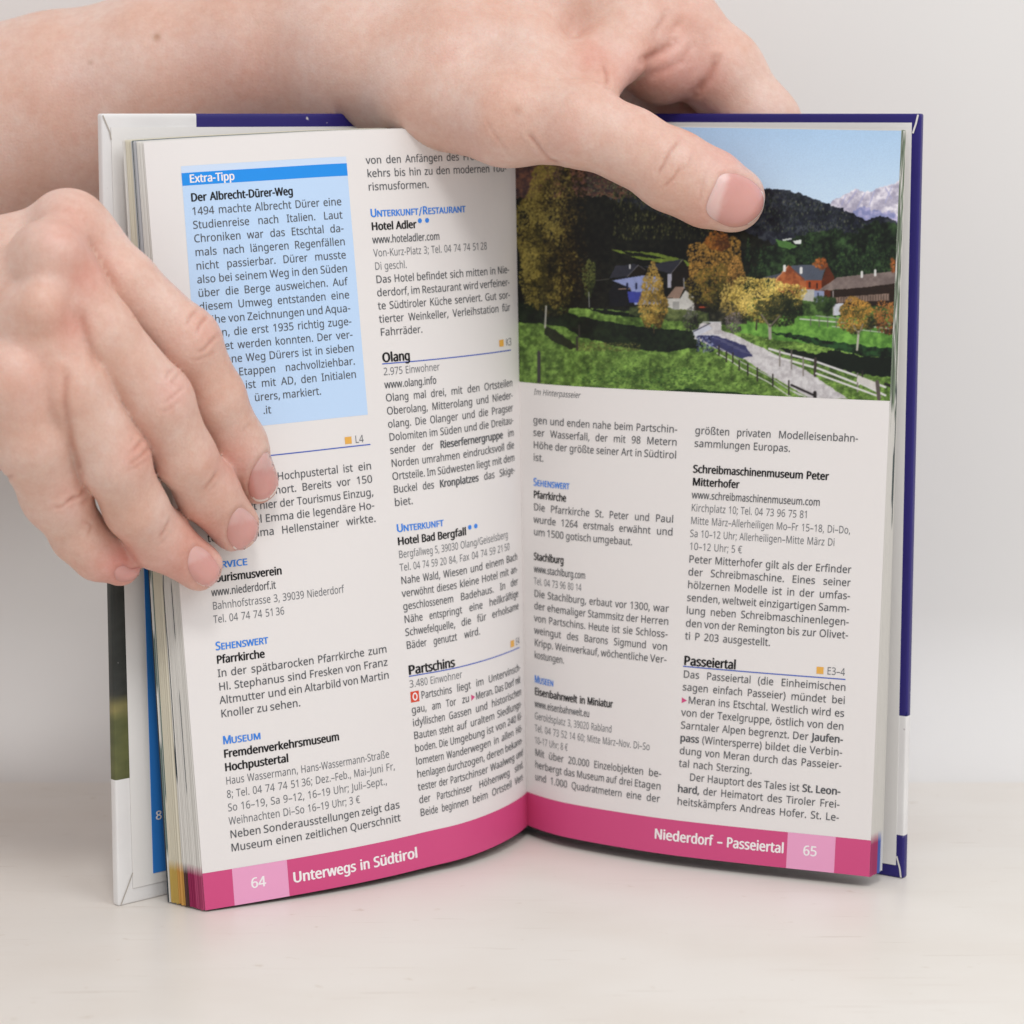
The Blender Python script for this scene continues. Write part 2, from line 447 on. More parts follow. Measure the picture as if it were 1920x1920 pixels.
column(pl, 4.47, [(0,'von den Anfängen des Fremdenver-','g',True),(1,'kehrs bis hin zu den modernen Tou-','g',True),(2,'rismusformen.','g',1.66),
    (4,'UNTERKUNFT/RESTAURANT','C',2.74),(5,'Hotel Adler','k',1.24),(6,'www.hoteladler.com','w',1.89),(7,'Von-Kurz-Platz 3; Tel. 04 74 74 51 28','l',3.36),(8,'Di geschl.','l',0.88),
    (9,'Das Hotel befindet sich mitten in Nie-','g',True),(10,'derdorf, im Restaurant wird verfeiner-','g',True),(11,'te Südtiroler Küche serviert. Gut sor-','g',True),
    (12,'tierter Weinkeller, Verleihstation für','g',True),(13,'Fahrräder.','g',1.22),(15,'Olang','H',0.78),(16,'2.975 Einwohner','l',1.68),(17,'www.olang.info','w',1.55),
    (18,'Olang mal drei, mit den Ortsteilen','g',True),(19,'Oberolang, Mitterolang und Nieder-','g',True),(20,'olang. Die Olanger und die Pragser','g',True),(21,'Dolomiten im Süden und die Dreitau-','g',True),
    (22,'sender der *Rieserfernergruppe im','g',True),(23,'Norden umrahmen eindrucksvoll die','g',True),(24,'Ortsteile. Im Südwesten liegt mit dem','g',True),(25,'Buckel des *Kronplatzes das Skige-','g',True),(26,'biet.','g',0.55),
    (28,'UNTERKUNFT','C',1.53),(29,'Hotel Bad Bergfall','k',2.22),(30,'Bergfallweg 5, 39030 Olang/Geiselsberg','l',3.71),(31,'Tel. 04 74 59 20 84, Fax 04 74 59 21 50','l',3.77),
    (32,'Nahe Wald, Wiesen und einem Bach','g',True),(33,'verwöhnt dieses kleine Hotel mit an-','g',True),(34,'geschlossenem Badehaus. In der','g',True),(35,'Nähe entspringt eine heilkräftige','g',True),
    (36,'Schwefelquelle, die für erholsame','g',True),(37,'Bäder genutzt wird.','g',2.52),(39,'Partschins','H',1.62),(40,'3.480 Einwohner','l',1.85),
    (43,'idyllischen Gassen und historischen','g',True),(44,'Bauten steht auf uraltem Siedlungs-','g',True),
    (45,'boden. Die Umgebung ist von 240 Ki-','g',True),(46,'lometern Wanderwegen in allen Hö-','g',True),(47,'henlagen durchzogen, deren bekann-','g',True),(48,'tester der Partschinser Waalweg und','g',True),
    (49,'der Partschinser Höhenweg sind.','g',True),(50,'Beide beginnen beim Ortsteil Vert-','g',True)])
# line 41 with the red emblem, line 42 with the arrow
pl.rect(4.46, 4.21, baseline(41) - .05, baseline(41) + .215, 'r', .007, 4, 3)
cz = baseline(41) + .083
pl.flat([(4.335 + .075 * math.cos(a), cz + .10 * math.sin(a)) for a in np.linspace(0, 2 * math.pi, 13)[:-1]], [tuple(range(12))], 'w', .009)
pl.flat([(4.335 + .042 * math.cos(a), cz + .066 * math.sin(a)) for a in np.linspace(0, 2 * math.pi, 13)[:-1]], [tuple(range(12))], 'r', .011)
run(pl, parse('Partschins liegt im Untervinsch-', 'g'), 4.15, baseline(41), 'g', fitw=3.80)
run(pl, parse('gau, am Tor zu', 'g'), 4.47, baseline(42), 'g', fitw=2.03)
pl.flat([(2.37, baseline(42)), (2.37, baseline(42) + .16), (2.24, baseline(42) + .08)], [(0, 1, 2)], 'm')
run(pl, parse('Meran. Das Dorf mit', 'g'), 2.22, baseline(42), 'g', fitw=1.86)
for q in (3.13, 2.92): disc(pl, q, baseline(5) + .17, .06, 'b')
for q in (2.12, 1.92): disc(pl, q, baseline(29) + .17, .06, 'b')
for z, a, b in ((12.375, 4.48, .36), (4.74, 4.46, .36), (10.47, 9.08, 4.93)):
    pl.rect(a, b, z - .012, z + .014, 'ruleblue', .007, 30, 2)
def marker(pr, p, z, txt, key='l'):
    sgn = -1 if pr.side == 'L' else 1
    pr.rect(p, p + sgn * .17, z, z + .17, 'o', .007, 3, 3)
    run(pr, [(txt, 'l')], p + sgn * .25, z, 'l')
marker(pl, 5.55, 10.54, 'L4'); marker(pl, .82, 12.50, 'K3'); marker(pl, .82, 4.83, 'E4')
run(pl, [('64', 'N')], 8.68, .34, 'N')
run(pl, [('Unterwegs', 'B'), ('in', 'B'), ('Südtirol', 'B')], 7.73, .30, 'B', fitw=3.10)
pl.build('printed_text')

# right page
pr = Print('R')
pr.rect(0.0, 9.8, 0.0, .885, 'm', .004, 70, 3)
pr.rect(7.83, 8.99, 0.0, .885, 'p', .0065, 10, 3)
run(pr, [('Im', 'i'), ('Hinterpasseier', 'i')], .40, 11.24, 'i', slant=.18, fitw=1.37)
column(pr, .38, [(21,'gen und enden nahe beim Partschin-','g',True),(22,'ser Wasserfall, der mit 98 Metern','g',True),(23,'Höhe der größte seiner Art in Südtirol','g',True),(24,'ist.','g',0),
    (26,'SEHENSWERT','C',1.12),(27,'Pfarrkirche','k',1.01),(28,'Die Pfarrkirche St. Peter und Paul','g',True),(29,'wurde 1264 erstmals erwähnt und','g',True),(30,'um 1500 gotisch umgebaut.','g',3.05),
    (32,'Stachlburg','k',0.95),(33,'www.stachlburg.com','w',1.64),(34,'Tel. 04 73 96 80 14','l',1.53),(35,'Die Stachlburg, erbaut vor 1300, war','g',True),(36,'der ehemaliger Stammsitz der Herren','g',True),
    (37,'von Partschins. Heute ist sie Schloss-','g',True),(38,'weingut des Barons Sigmund von','g',True),(39,'Kripp. Weinverkauf, wöchentliche Ver-','g',True),(40,'kostungen.','g',1.0),
    (42,'MUSEEN','C',0.66),(43,'Eisenbahnwelt in Miniatur','k',2.63),(44,'www.eisenbahnwelt.eu','w',1.86),(45,'Geroldsplatz 3, 39020 Rabland','l',2.61),(46,'Tel. 04 73 52 14 60; Mitte März–Nov. Di–So','l',3.79),(47,'10–17 Uhr; 8 €','l',1.16),
    (48,'Mit über 20.000 Einzelobjekten be-','g',True),(49,'herbergt das Museum auf drei Etagen','g',True),(50,'und 1.000 Quadratmetern eine der','g',True)])
column(pr, 4.92, [(21,'größten privaten Modelleisenbahn-','g',True),(22,'sammlungen Europas.','g',2.48),(24,'Schreibmaschinenmuseum Peter','k',3.46),(25,'Mitterhofer','k',1.22),
    (26,'www.schreibmaschinenmuseum.com','w',3.27),(27,'Kirchplatz 10; Tel. 04 73 96 75 81','l',2.97),(28,'Mitte März–Allerheiligen Mo–Fr 15–18, Di–Do,','l',4.05),(29,'Sa 10–12 Uhr; Allerheiligen–Mitte März Di','l',3.68),
    (30,'10–12 Uhr; 5 €','l',1.38),(31,'Peter Mitterhofer gilt als der Erfinder','g',True),(32,'der Schreibmaschine. Eines seiner','g',True),(33,'hölzernen Modelle ist in der umfas-','g',True),
    (34,'senden, weltweit einzigartigen Samm-','g',True),(35,'lung neben Schreibmaschinenlegen-','g',True),(36,'den von der Remington bis zur Olivet-','g',True),(37,'ti P 203 ausgestellt.','g',2.23),
    (39,'Passeiertal','H',1.36),(40,'Das Passeiertal (die Einheimischen','g',True),(41,'sagen einfach Passeier) mündet bei','g',True),
    (43,'von der Texelgruppe, östlich von den','g',True),(44,'Sarntaler Alpen begrenzt. Der *Jaufen-','g',True),(45,'*pass (Wintersperre) bildet die Verbin-','g',True),
    (46,'dung von Meran durch das Passeier-','g',True),(47,'tal nach Sterzing.','g',1.93),(49,'*hard, der Heimatort des Tiroler Frei-','g',True),(50,'heitskämpfers Andreas Hofer. St. Le-','g',True)])
run(pr, parse('Der Hauptort des Tales ist *St. *Leon-', 'g'), 5.20, baseline(48), 'g', fitw=CWID - .28)
pr.flat([(4.92, baseline(42)), (4.92, baseline(42) + .14), (5.05, baseline(42) + .07)], [(0, 1, 2)], 'm')
run(pr, parse('Meran ins Etschtal. Westlich wird es', 'g'), 5.07, baseline(42), 'g', fitw=CWID - .15)
pr.rect(4.91, 9.03, 4.728, 4.754, 'ruleblue', .007, 30, 2)
marker(pr, 8.32, 4.83, 'E3–4')
run(pr, [('65', 'N')], 8.22, .36, 'N')
run(pr, [('Niederdorf', 'B'), ('–', 'B'), ('Passeiertal', 'B')], 4.39, .36, 'B', fitw=3.36)
pr.build('printed_text')

# ------------------------------------------------------------------ the printed alpine picture
def paint_picture():
    X0, Y0, W, H = 950, 225, 760, 535
    yy, xx = np.mgrid[Y0:Y0 + H, X0:X0 + W].astype(float)
    im = np.zeros((H, W, 3))
    n1 = fbm(W, H, 30, 5, 1); n2 = fbm(W, H, 110, 3, 2); n3 = fbm(W, H, 12, 4, 3)
    def mask(pts, jag=0, seed=0, feather=0):
        pts = np.array(pts, float)
        px = xx; py = yy
        if jag:
            j = fbm(W, H, 90, 3, 50 + seed); k = fbm(W, H, 90, 3, 80 + seed)
            px = xx + (j - .5) * jag * 2; py = yy + (k - .5) * jag * 2
        ins = np.zeros(xx.shape, bool); j = len(pts) - 1
        for i in range(len(pts)):
            xi, yi = pts[i]; xj, yj = pts[j]
            if yi != yj:
                c = ((yi > py) != (yj > py)) & (px < (xj - xi) * (py - yi) / (yj - yi) + xi)
                ins ^= c
            j = i
        return ins
    def fill(pts, col, var=0, jag=0, seed=0, col2=None):
        m = mask(pts, jag, seed); c = np.array(col, float)
        if col2 is not None:
            t = np.clip((n2 * .6 + n1 * .4 - .35) / .3, 0, 1)[..., None]
            full = c + (np.array(col2, float) - c) * t
        else: full = np.broadcast_to(c, im.shape)
        v = (1 + (n2 - .5)[..., None] * var + (n1 - .5)[..., None] * var)
        im[m] = (full * v)[m]
    def line(a, b, w, col, fade=1.0):
        a = np.array(a, float); b = np.array(b, float); d = b - a; L2 = d @ d
        x0, x1 = sorted((a[0], b[0])); y0, y1 = sorted((a[1], b[1]))
        sx = slice(max(0, int(x0 - X0 - w - 2)), int(x1 - X0 + w + 3)); sy = slice(max(0, int(y0 - Y0 - w - 2)), int(y1 - Y0 + w + 3))
        X = xx[sy, sx]; Y = yy[sy, sx]
        t = np.clip(((X - a[0]) * d[0] + (Y - a[1]) * d[1]) / L2, 0, 1)
        D = np.hypot(X - a[0] - t * d[0], Y - a[1] - t * d[1])
        al = (np.clip(w / 2 + .5 - D, 0, 1) * fade)[..., None]
        im[sy, sx] = im[sy, sx] * (1 - al) + np.array(col, float) * al
    def dabs(n, fx, cols, r0, r1, aspect=1.0, seed=0):
        r = np.random.default_rng(seed)
        for i in range(n):
            q = fx(r)
            if q is None: continue
            x, y, ci = q
            c = np.array(cols[int(np.clip(ci, 0, .999) * len(cols))], float) * r.uniform(.75, 1.25)
            rr = r.uniform(r0, r1); ry = rr * aspect
            ix, iy = int(x - X0), int(y - Y0); k = int(max(rr, ry) + 2)
            xa, xb, ya, yb = max(0, ix - k), min(W, ix + k + 1), max(0, iy - k), min(H, iy + k + 1)
            if xa >= xb or ya >= yb: continue
            X = xx[ya:yb, xa:xb] - x; Y = yy[ya:yb, xa:xb] - y
            al = np.clip(1.25 - np.sqrt((X / rr) ** 2 + (Y / ry) ** 2), 0, 1)[..., None] * .85
            im[ya:yb, xa:xb] = im[ya:yb, xa:xb] * (1 - al) + c * al
    def crown(cx, cy, rx, ry, cols, n, seed, r0=1.2, r1=3.2, sun=(-.6, -.8), holes=.12, shape=None):
        def f(r):
            a = r.uniform(0, 2 * math.pi); q = math.sqrt(r.uniform(0, 1)); q *= 1 + .13 * math.sin(3 * a + seed) + .08 * math.sin(7 * a + 2 * seed)
            dx, dy = q * math.cos(a), q * math.sin(a)
            if shape and shape(dx, dy): return None
            X_, Y_ = int(np.clip(cx + dx * rx - X0, 0, W - 1)), int(np.clip(cy + dy * ry - Y0, 0, H - 1))
            lit = .58 + .42 * (dx * sun[0] + dy * sun[1]) + (n1[Y_, X_] - .5) * 1.5 + r.normal(0, .2)
            return cx + dx * rx, cy + dy * ry, lit
        rr_ = np.random.default_rng(seed); pts = [q for q in (f(rr_) for _ in range(n)) if q]
        pts.sort(key=lambda q: q[2] + rr_.uniform(-.22, .22))
        it = iter(pts); h = len(pts) // 3
        dabs(h, lambda r: next(it), cols, r0 * 1.2, r1 * 1.25, 1.1, seed)
        dabs(len(pts) - h, lambda r: next(it), cols, r0 * .9, r1 * .85, 1.0, seed + 1)
    # sky
    t = np.clip((yy - 236) / 150, 0, 1)[..., None]; u = np.clip((xx - 1150) / 500, 0, 1)[..., None]
    im[:] = np.array((160, 189, 224.)) * (1 - t) + np.array((186, 205, 230.)) * t + u * np.array((6, 5, 2.)) + (n1[..., None] - .5) * 3
    fill([(950,470),(1712,470),(1712,620),(950,620)], (24,26,22), .4, 0, 63)
    # far snow mountains
    fill([(1548,392),(1566,372),(1582,366),(1604,354),(1622,360),(1640,356),(1656,350),(1672,346),(1690,336),(1712,330),(1712,470),(1548,470)], (176,166,188), .22, 4, 3, (216,206,214))
    fill([(1600,398),(1618,386),(1640,392),(1652,400),(1668,396),(1712,424),(1712,450),(1600,430)], (138,140,190), .25, 7, 4, (180,168,198))
    # wooded hill right and left
    fill([(950,300),(1060,300),(1130,312),(1180,322),(1240,340),(1300,352),(1400,352),(1436,354),(1480,357),(1520,371),(1580,391),(1622,413),(1650,404),(1712,428),(1712,520),(950,560)], (26,28,44), .9, 4, 5, (44,46,52))
    ridge = lambda x: np.interp(x, [1180,1300,1436,1480,1520,1580,1622,1650,1712], [345,352,356,360,374,395,418,412,432])
    dabs(3000, lambda r: ((lambda x: (x, ridge(x) + 2 + 75 * r.random(), r.random()))(r.uniform(1180,1710))), [(16,20,26),(22,28,30),(34,42,38),(56,62,50),(30,34,52),(84,84,66),(20,26,24)], .8, 2.0, 1.6, 6)
    fill([(950,296),(1110,302),(1150,316),(1190,330),(1215,350),(1180,372),(950,372)], (70,52,58), .7, 5, 7, (104,66,50))
    dabs(500, lambda r: (r.uniform(1100,1215), r.uniform(330,372), r.random()), [(60,66,46),(86,96,62),(40,40,32),(120,118,84)], .8, 2.4, .7, 8)
    # black forest in the shade
    fill([(1060,372),(1130,366),(1260,410),(1400,432),(1470,470),(1480,560),(950,590),(950,372)], (13,13,10), .8, 6, 9, (22,22,15))
    dabs(1100, lambda r: ((lambda x, y: (x, y, r.random()))(r.uniform(1150,1345), r.uniform(352,448))), [(20,22,14),(40,42,20),(64,66,30),(92,92,48),(28,30,18)], .9, 2.4, 1.7, 10)
    # bright conifers right
    fill([(1430,470),(1500,440),(1560,430),(1600,440),(1640,412),(1712,430),(1712,560),(1430,560)], (17,26,18), .9, 10, 11, (38,56,30))
    r_ = np.random.default_rng(12)
    for i in range(46):
        cx = r_.uniform(1385, 1700); top = 425 + r_.uniform(0, 70) + (0 if cx > 1500 else 18); hh = r_.uniform(40, 80); g = r_.uniform(.6, 1.35)
        dabs(95, lambda r: ((lambda q: (cx + r.normal(0, 1) * q * hh * .12, top + q * hh, r.random()))(r.random() ** .7)), [(14*g,24*g,14*g),(24*g,40*g,20*g),(46*g,66*g,32*g),(18*g,30*g,22*g)], .8, 1.9, 1.4, 200 + i)
    fill([(1453,448),(1475,452),(1495,462),(1480,468),(1460,462)], (74,116,52), .3, 3)
    fill([(1467,449),(1484,446),(1485,449),(1468,452)], (190,190,186)); fill([(1487,452),(1503,449),(1502,457),(1491,458)], (206,206,202))
    # bright meadow behind the left house
    fill([(1144,467),(1190,472),(1230,474),(1270,483),(1296,494),(1290,500),(1200,486)], (118,140,46), .35, 2, 13)
    fill([(1165,470),(1222,478),(1250,486),(1180,480)], (24,28,16), .3, 2, 14)
    # meadow
    fill([(1400,560),(1712,560),(1712,640),(1400,640)], (40,58,26), .6, 2, 60, (66,92,40))
    fill([(950,600),(1000,603),(1050,575),(1200,584),(1330,610),(1450,600),(1712,620),(1712,770),(950,770)], (76,104,38), .75, 3, 15, (100,128,52))
    dabs(7500, lambda r: (r.uniform(955,1712), 605 + 150 * r.random() ** .8, r.random()), [(54,82,26),(84,116,42),(112,138,60),(66,98,34),(126,144,74),(42,66,24)], .8, 2.1, .5, 16)
    fill([(1370,588),(1712,598),(1712,660),(1480,640),(1370,620)], (78,128,44), .4, 4, 17, (96,142,52))
    # shade on the meadow
    sh = (15, 22, 14)
    fill([(950,560),(1048,572),(1052,582),(1090,594),(1180,610),(1300,622),(1318,650),(1250,660),(1160,650),(1090,632),(1058,612),(1000,606),(950,606)], sh, .5, 3, 18, (24,34,18))
    fill([(1100,579),(1150,582),(1205,592),(1195,596),(1130,588)], sh, .4, 2, 19)
    fill([(1022,612),(1040,618),(1062,632),(1082,652),(1072,656),(1040,642),(1020,628)], (34,38,22), .4, 3, 20)
    dabs(420, lambda r: (r.uniform(1080,1200), 650 + r.uniform(-8, 8) + (0), r.random()), [(90,84,40),(60,66,30),(120,112,56)], .8, 2.2, .5, 21)
    dabs(600, lambda r: (r.uniform(1090,1330), r.uniform(690,728), r.random()), [(36,66,24),(56,92,32),(30,52,22)], 1, 3, .4, 22)
    fill([(1290,728),(1440,742),(1440,752),(1200,740)], (26,48,18), .5, 3, 23)
    fill([(1440,622),(1500,628),(1560,640),(1690,655),(1712,668),(1712,678),(1600,664),(1500,640)], sh, .5, 4, 24, (30,60,28))
    fill([(1462,652),(1530,664),(1570,656),(1612,668),(1712,672),(1712,704),(1640,706),(1560,690),(1480,668)], sh, .4, 4, 25)
    # road
    fill([(1312,606),(1352,603),(1352,618),(1380,628),(1420,648),(1470,672),(1520,700),(1590,748),(1520,748),(1440,702),(1392,672),(1340,652),(1302,634)], (176,166,168), .12, 2, 26, (196,188,188))
    fill([(1304,628),(1346,630),(1396,648),(1412,668),(1390,672),(1336,650)], (52,52,92), .25, 2, 27)
    for a in range(5): line((1340 + 12 * a, 634 + 6 * a), (1362 + 12 * a, 640 + 6 * a), 1.2, (120,116,140), .7)
    # left house
    fill([(1142,546),(1160,516),(1206,520),(1205,572),(1142,575)], (20,20,26), .3, 1)
    fill([(1148,526),(1208,516),(1240,520),(1240,572),(1190,572),(1182,540)], (150,160,214), .12, 0)
    fill([(1176,546),(1208,548),(1206,568),(1180,568)], (62,70,168), .3, 0)
    fill([(1143,522),(1154,498),(1190,495),(1206,500),(1240,492),(1279,486),(1259,514),(1206,500),(1176,518)], (50,50,62), .16, 1, 28)
    fill([(1176,520),(1198,497),(1212,506),(1205,516)], (30,22,16), .2)
    fill([(1258,514),(1281,487),(1302,520),(1298,545),(1258,540)], (28,20,16), .2, 1)
    fill([(1252,514),(1260,514),(1258,540),(1252,540)], (176,174,190), .1)
    line((1258,513), (1281,486), 1.3, (110,106,112)); line((1176,519), (1197,497), 1.2, (120,116,122)); line((1196,497), (1210,506), 1.2, (104,100,110))
    line((1181,497), (1181,503), 3, (214,214,216)); line((1160,542), (1182,541), 1.6, (190,150,130)); 
    for a in (1176, 1193): line((a,532), (a,541), 3.4, (24,28,60))
    line((1110,527), (1142,523), 1.4, (86,82,74)); line((1086,490), (1102,480), 1, (96,92,84))
    # chapel
    fill([(1250,558),(1266,538),(1284,538),(1274,560)], (150,120,104), .15); fill([(1246,560),(1275,560),(1285,544),(1301,556),(1302,588),(1246,584)], (196,190,184), .12)
    fill([(1262,566),(1274,566),(1274,584),(1262,584)], (150,146,142), .2); line((1282,522), (1283,540), 2.4, (150,150,156)); line((1301,556), (1285,542), 1.4, (66,52,44))
    fill([(1302,556),(1334,556),(1334,584),(1302,584)], (30,20,14), .3); line((1312,576), (1330,576), 3, (170,62,34))
    line((1256,590), (1316,592), 2.2, (170,168,172)); line((1262,596), (1330,598), 1.4, (50,48,40))
    fill([(1180,574),(1240,576),(1330,586),(1330,606),(1240,600),(1180,590)], (48,58,30), .5, 3, 61, (84,92,50))
    fill([(1330,560),(1400,560),(1400,606),(1330,604)], (34,34,26), .5, 3, 62, (70,66,46))
    # orange house
    fill([(1454,522),(1478,497),(1508,516),(1530,520),(1536,545),(1500,560),(1454,545)], (138,64,34), .2, 1, 29, (160,84,44))
    fill([(1482,498),(1550,495),(1541,526),(1508,526),(1490,510)], (76,80,94), .12, 1)
    fill([(1541,526),(1551,495),(1565,520),(1556,560),(1540,556)], (84,34,16), .25); fill([(1500,543),(1528,543),(1528,566),(1500,562)], (170,164,158), .12); fill([(1527,544),(1546,546),(1546,570),(1527,570)], (132,138,170), .15)
    fill([(1512,526),(1541,526),(1540,543),(1512,543)], (158,66,30), .2); line((1455,524), (1478,498), 2, (196,140,110)); line((1478,498), (1508,524), 1.6, (128,52,26))
    for a, b in ((1471,499), (1502,503)): line((a,b), (a,b+8), 5.5, (214,208,204))
    line((1518,530), (1518,538), 4, (60,26,18)); line((1532,532), (1532,540), 3, (60,26,18)); line((1534,550), (1534,560), 3, (60,64,90))
    fill([(1430,520),(1458,514),(1468,510),(1452,524)], (70,72,84), .1)
    crown(1538, 494, 12, 10, [(120,56,22),(170,88,34),(150,74,30)], 90, 31)
    # brown barn
    fill([(1556,545),(1700,524),(1700,572),(1562,576)], (38,24,18), .3, 1); fill([(1532,546),(1570,520),(1690,507),(1712,504),(1712,528),(1684,531),(1610,540)], (112,94,90), .14, 1, 32, (124,106,100))
    fill([(1560,558),(1668,550),(1668,563),(1560,568)], (120,96,84), .35, 0); 
    for a in range(1562, 1668, 5): line((a,559 - (a-1562)*.07), (a,567 - (a-1562)*.05), 1, (60,44,38))
    for a, b in ((1616,510), (1641,507), (1676,500)): line((a,b), (a,b+9), 4.5, (206,200,196))
    fill([(1562,570),(1582,568),(1582,590),(1562,592)], (190,188,196), .15); line((1562,546), (1563,590), 2, (160,150,150))
    crown(1676, 498, 6, 12, [(110,50,22),(150,80,34)], 60, 33)
    # bushes and fences at the back
    crown(1545, 568, 20, 14, [(16,26,14),(34,52,24),(52,72,32)], 260, 34)
    line((1500,598), (1570,604), 2.2, (196,190,188)); line((1570,604), (1712,622), 2.2, (176,170,172)); line((1530,592), (1712,612), 1.6, (150,146,150)); line((1560,612), (1712,630), 1.4, (190,186,186))
    for a in range(1520, 1710, 16): line((a,594 + (a-1520)*.1), (a,610 + (a-1520)*.11), 1.6, (90,84,80))
    # big orange tree, golden columns, willow
    crown(1342, 500, 50, 62, [(36,32,14),(78,60,24),(126,90,34),(160,112,42),(184,132,52)], 2300, 35, 1.2, 3.0)
    crown(1334, 540, 44, 42, [(22,22,10),(52,48,18),(92,80,28),(120,98,34)], 1000, 36, 1.1, 2.6)
    crown(1345, 450, 22, 20, [(90,48,18),(150,84,28),(170,100,30)], 340, 37)
    crown(1380, 514, 17, 30, [(96,66,28),(164,112,48),(190,134,60)], 520, 38, 1, 2.2)
    crown(1375, 562, 28, 30, [(84,72,34),(150,122,56),(180,150,72)], 700, 39, 1, 2.2)
    crown(1434, 560, 70, 42, [(30,34,18),(72,68,30),(140,116,46),(184,152,64),(206,174,84)], 3200, 40, 1.0, 2.4, (-.5, -1.0))
    crown(1462, 584, 44, 26, [(20,26,14),(40,44,22),(66,62,30)], 900, 41, 1.0, 2.2)
    line((1444,634), (1443,610), 6, (150,142,130)); line((1443,612), (1428,590), 3, (110,98,84)); line((1444,612), (1462,592), 3, (96,86,74)); line((1418,618), (1419,600), 3, (60,52,40))
    crown(1376, 604, 16, 20, [(44,38,38),(80,70,72),(112,100,100)], 360, 42, .8, 1.6)
    crown(1296, 600, 14, 26, [(26,26,22),(52,50,44),(96,92,90)], 380, 43, .8, 1.6)
    crown(1224, 560, 25, 58, [(62,48,20),(118,92,34),(160,124,48),(188,148,64)], 1500, 44, 1.1, 2.6)
    line((1226,624), (1226,612), 3, (56,42,26))
    # right little trees
    crown(1608, 592, 38, 32, [(34,34,18),(84,70,28),(146,108,38),(176,120,44)], 1500, 45, 1.0, 2.4)
    crown(1668, 594, 30, 30, [(60,34,20),(130,74,34),(160,98,44)], 700, 46, 1.0, 2.4)
    line((1607,656), (1610,622), 4, (172,164,150)); line((1610,626), (1600,610), 2.4, (120,108,90)); line((1610,626), (1618,608), 2.4, (120,108,90))
    # small tree and big poplar at the left
    crown(1104, 520, 12, 36, [(30,36,16),(70,78,32),(104,108,48)], 480, 47, .9, 2.2, holes=.3)
    line((1105,576), (1104,548), 1.6, (150,148,150))
    crown(1034, 560, 44, 30, [(14,16,8),(40,38,16),(86,76,26)], 700, 48, 1.2, 2.6)
    crown(1030, 430, 58, 138, [(16,15,7),(38,32,13),(72,60,22),(108,92,34),(140,122,52)], 6400, 49, 1.1, 2.9, (-1.0, -.15))
    crown(1000, 500, 24, 84, [(52,46,18),(104,90,34),(146,128,54)], 1400, 50, 1.1, 2.4, (-1, 0))
    dabs(700, lambda r: (r.uniform(1050,1100), r.uniform(320,560), r.random()), [(14,12,6),(26,20,8),(60,46,16)], 1.2, 3.2, 1, 51)
    line((1022,614), (1024,574), 3, (180,174,164))
    # posts and the fences along the road
    for a, b, c in ((1009,660,716),(1012,662,716),(1082,632,656),(1086,610,632)): line((a,b), (a,c), 3.2, (52,46,42)); 
    wh = (206,198,198)
    P1 = [(1344,650),(1370,664),(1392,680),(1440,704),(1476,728),(1500,742)]
    for a, b in zip(P1[:-1], P1[1:]): line(a, b, 1.8, (170,164,168)); line((a[0], a[1]+12), (b[0], b[1]+12), 1.8, wh)
    for x, y, h in ((1348,648,18),(1362,660,18),(1374,662,18),(1386,676,18),(1402,682,22),(1420,690,24),(1449,702,22),(1479,714,26)): line((x,y), (x,y+h), 2.6, (44,38,36))
    P2 = [(1442,654),(1470,662),(1526,676),(1530,678),(1610,706),(1660,726)]
    for a, b in zip(P2[:-1], P2[1:]):
        line(a, b, 4.0, wh); line((a[0], a[1]+11), (b[0], b[1]+11 + (b[0]-1440)*.02), 4.0, wh)
    for x, y, h in ((1462,656,30),(1484,656,36),(1506,670,34),(1528,672,34),(1608,700,34)): line((x,y), (x,y+h), 2.8, (128,118,112))
    line((1484,655), (1484,672), 2, (70,62,58)); line((1529,672), (1528,704), 5, (58,48,44)); line((1617,695), (1617,706), 3, (40,34,30))
    line((1530,700), (1650,744), 3.6, wh); fill([(1608,704),(1646,718),(1644,732),(1606,716)], (198,188,182), .08); line((1645,716), (1648,748), 7, (86,74,70))
    line((1660,720), (1684,728), 5, (30,26,24)); line((1484,722), (1528,742), 4, (34,28,28)); line((1528,736), (1528,746), 6, (30,24,24)); line((1488,734), (1510,744), 2, wh)
    line((1010,660), (1010,716), 5, (60,56,56))
    fill([(1298,620),(1330,610),(1336,616),(1304,632)], (190,188,200), .1); line((1300,622), (1332,606), 1.5, (40,40,60)); line((1300,628), (1352,628), 1.4, (206,204,210)); line((1318,604), (1352,604), 1.6, (206,204,210))
    dabs(160, lambda r: (r.uniform(1306,1340), r.uniform(630,660), r.random()), [(20,22,44),(60,66,110),(130,136,170)], .8, 1.8, 1.4, 53)
    for a, b in (((1622,362),(1606,392)),((1640,358),(1630,384)),((1606,358),(1590,380)),((1672,350),(1660,380)),((1660,352),(1672,372)),((1585,368),(1578,384))):
        line(a, b, 2.2, (150,148,196), .55)
    # printed colours: a little less chroma, fine screen noise
    for ax_ in (0, 1):
        im = im * .6 + (np.roll(im, 1, ax_) + np.roll(im, -1, ax_)) * .2
    lum = im @ np.array([.3, .59, .11]); im = lum[..., None] + (im - lum[..., None]) * .90
    im *= 1 + (np.random.default_rng(9).random(im.shape[:2])[..., None] - .5) * .06
    return X0, Y0, W, H, np.clip(im, 4, 255)

